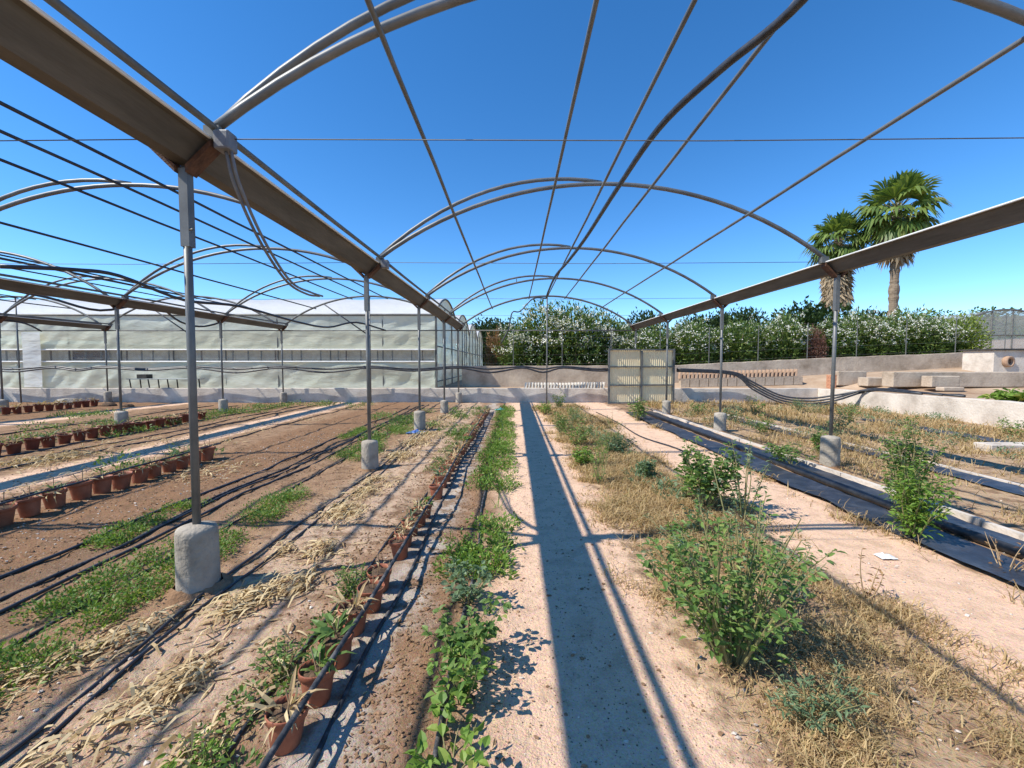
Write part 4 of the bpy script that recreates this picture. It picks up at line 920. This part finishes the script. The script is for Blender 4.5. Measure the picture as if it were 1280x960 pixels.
def palm(label, px, pcrown, Y, rad, skirt, seed):
    random.seed(seed); c = at_y(px, pcrown, Y); z0 = tz(c.x, Y) - .2; root = thing('fan_palm', label, 'palm tree', (c.x, Y, z0)); Ht = c.z - z0
    mb = MB(); prof = []
    for k in range(60):
        z = Ht * k / 59; prof.append((.26 + .1*(k < 4) + random.uniform(-.03,.04) - .03*k/59, z + random.uniform(-.04,.04)))
    mb.lathe(prof, 14, (0,0,0), [random.uniform(-.06,.06) for _ in range(14)]); mb.build('trunk', M['bark'], root)
    def fan(origin, d, pet, R_, nseg, droop, V, T, P):
        d = Vector(d).normalized(); s = d.cross(Vector((0,0,1))).normalized(); u = s.cross(d); hub = Vector(origin) + d*pet - Vector((0,0,droop*.15*pet))
        P.append((Vector(origin), hub))
        for k in range(nseg):
            a = (k/(nseg-1) - .5) * 3.7; q = (d*math.cos(a) + s*math.sin(a)); Lk = R_ * (1 - .15*abs(a)) * random.uniform(.88, 1.05)
            side = (s*math.cos(a) - d*math.sin(a)) * R_ * .075; mid = hub + q*Lk*.6 + u*.04*((-1)**k); tip = hub + q*Lk - Vector((0,0,1))*droop*Lk*random.uniform(.3, .7)
            b = len(V); V += [hub, mid - side, mid + side, tip]; T.append((b, b+1, b+3, b+2))
    for (nm, n, mat) in (('fronds', 34, 'palm'), ('dead_fronds', 80, 'palm_dead')):
        V = []; T = []; P = []
        for k in range(n):
            a = k * 2.4 + random.uniform(-.3,.3)
            if nm == 'fronds':
                el = 1.35 - 2.3 * (k / n) + random.uniform(-.12,.12); d = (math.cos(a)*math.cos(el), math.sin(a)*math.cos(el), math.sin(el)); fan((0, 0, Ht), d, rad*.48, rad*.6, 20, .95 if k > 12 else .4, V, T, P)
            else:
                zz = Ht - .3 - skirt * random.random() ** 1.2; d = (math.cos(a)*.3, math.sin(a)*.3, -1); fan((.3*math.cos(a), .3*math.sin(a), zz), d, .6, 1.1, 11, .5, V, T, P)
        obj(nm, V, T, M[mat], root)
        mb = MB()
        for (p, q) in P: mb.tube([p, q], [.03, .02], 4)
        mb.build('leaf_stalks', M['weed_stem' if nm == 'fronds' else 'dry_stem'], root)
palm('tall fan palm with a bare ringed trunk rising behind the hedge', 1122, 262, 27, 2.5, 1.7, 5)
palm('fan palm with a long skirt of dead fronds beside the taller palm', 1048, 300, 29, 2.1, 3.0, 9)
random.seed(99)

# far grey tunnel on the right and the hill behind
Y = 40; a = at_y(1182, 437, Y); b = at_y(1330, 437, Y); top = at_y(1250, 387, Y).z; half = (b.x - a.x) / 2; cx = (a.x + b.x) / 2; zb = tz(cx, Y) - .3
tn = thing('tunnel_greenhouse', 'grey netted tunnel greenhouse beyond the end of the hedge', 'greenhouse', (cx, Y, zb)); spz = (top - zb) * .42
us = np.linspace(-half, half, 19); pr = [(u, arch_z(u, half, top - zb, spz)) for u in us]; pr = [(-half, 0)] + pr + [(half, 0)]
v = []; f = []
for (u, z) in pr: v += [(u, 0, z), (u, 24, z)]
for i in range(len(pr) - 1): f.append((2*i, 2*i+2, 2*i+3, 2*i+1))
obj('cover', v, f, M['net'], tn); obj('end_netting', [(u, .02, z) for (u, z) in pr], [tuple(range(len(pr)))], M['net'], tn)
MB().tube([(u, -.03, z) for (u, z) in pr], .09, 6).build('end_arch', M['steel_dull'], tn)
for u in (-.6, -.25, .1, .45): MB().tube([(u*half, -.04, 0), (u*half, -.04, arch_z(u*half, half, top - zb, spz))], .06, 5).build('end_post', M['steel_dull'], tn)
MB().tube([(-half, -.05, spz), (half, -.05, spz)], .06, 5).build('cross_rail', M['steel_dull'], tn)
hx = np.linspace(40, 420, 60); hy = np.linspace(130, 330, 24)
def hill_z(X, Y): return -1 + 26 * sstep((X - 60) / 150) * np.exp(-((Y - 230) / 70)**2) + 4*vnoise(X, Y, .04) + 2*vnoise(X, Y, .11)
o = grid_obj('hills', hx, hy, hill_z, M['hill']); o['kind'] = 'structure'
P = []; n = 9000; tx_ = rng.uniform(90, 400, 260); ty_ = rng.uniform(160, 250, 260); id_ = rng.integers(0, 260, n); d = unit(rng.normal(0, 1, (n, 3))) * (rng.random(n)**.4)[:, None] * np.array([4, 4, 3])
P = np.stack([tx_[id_], ty_[id_], hill_z(tx_, ty_)[id_] + 2], 1) + d; v, t = leaf_quads(P, unit(d + rng.normal(0, 1, (n, 3))), np.full(n, 1.6), np.full(n, 1.1)); o = obj_np('far_wood', v, t, M['oleander']); o['kind'] = 'stuff'; tag(o, 'green trees scattered over the far hillside', 'trees')
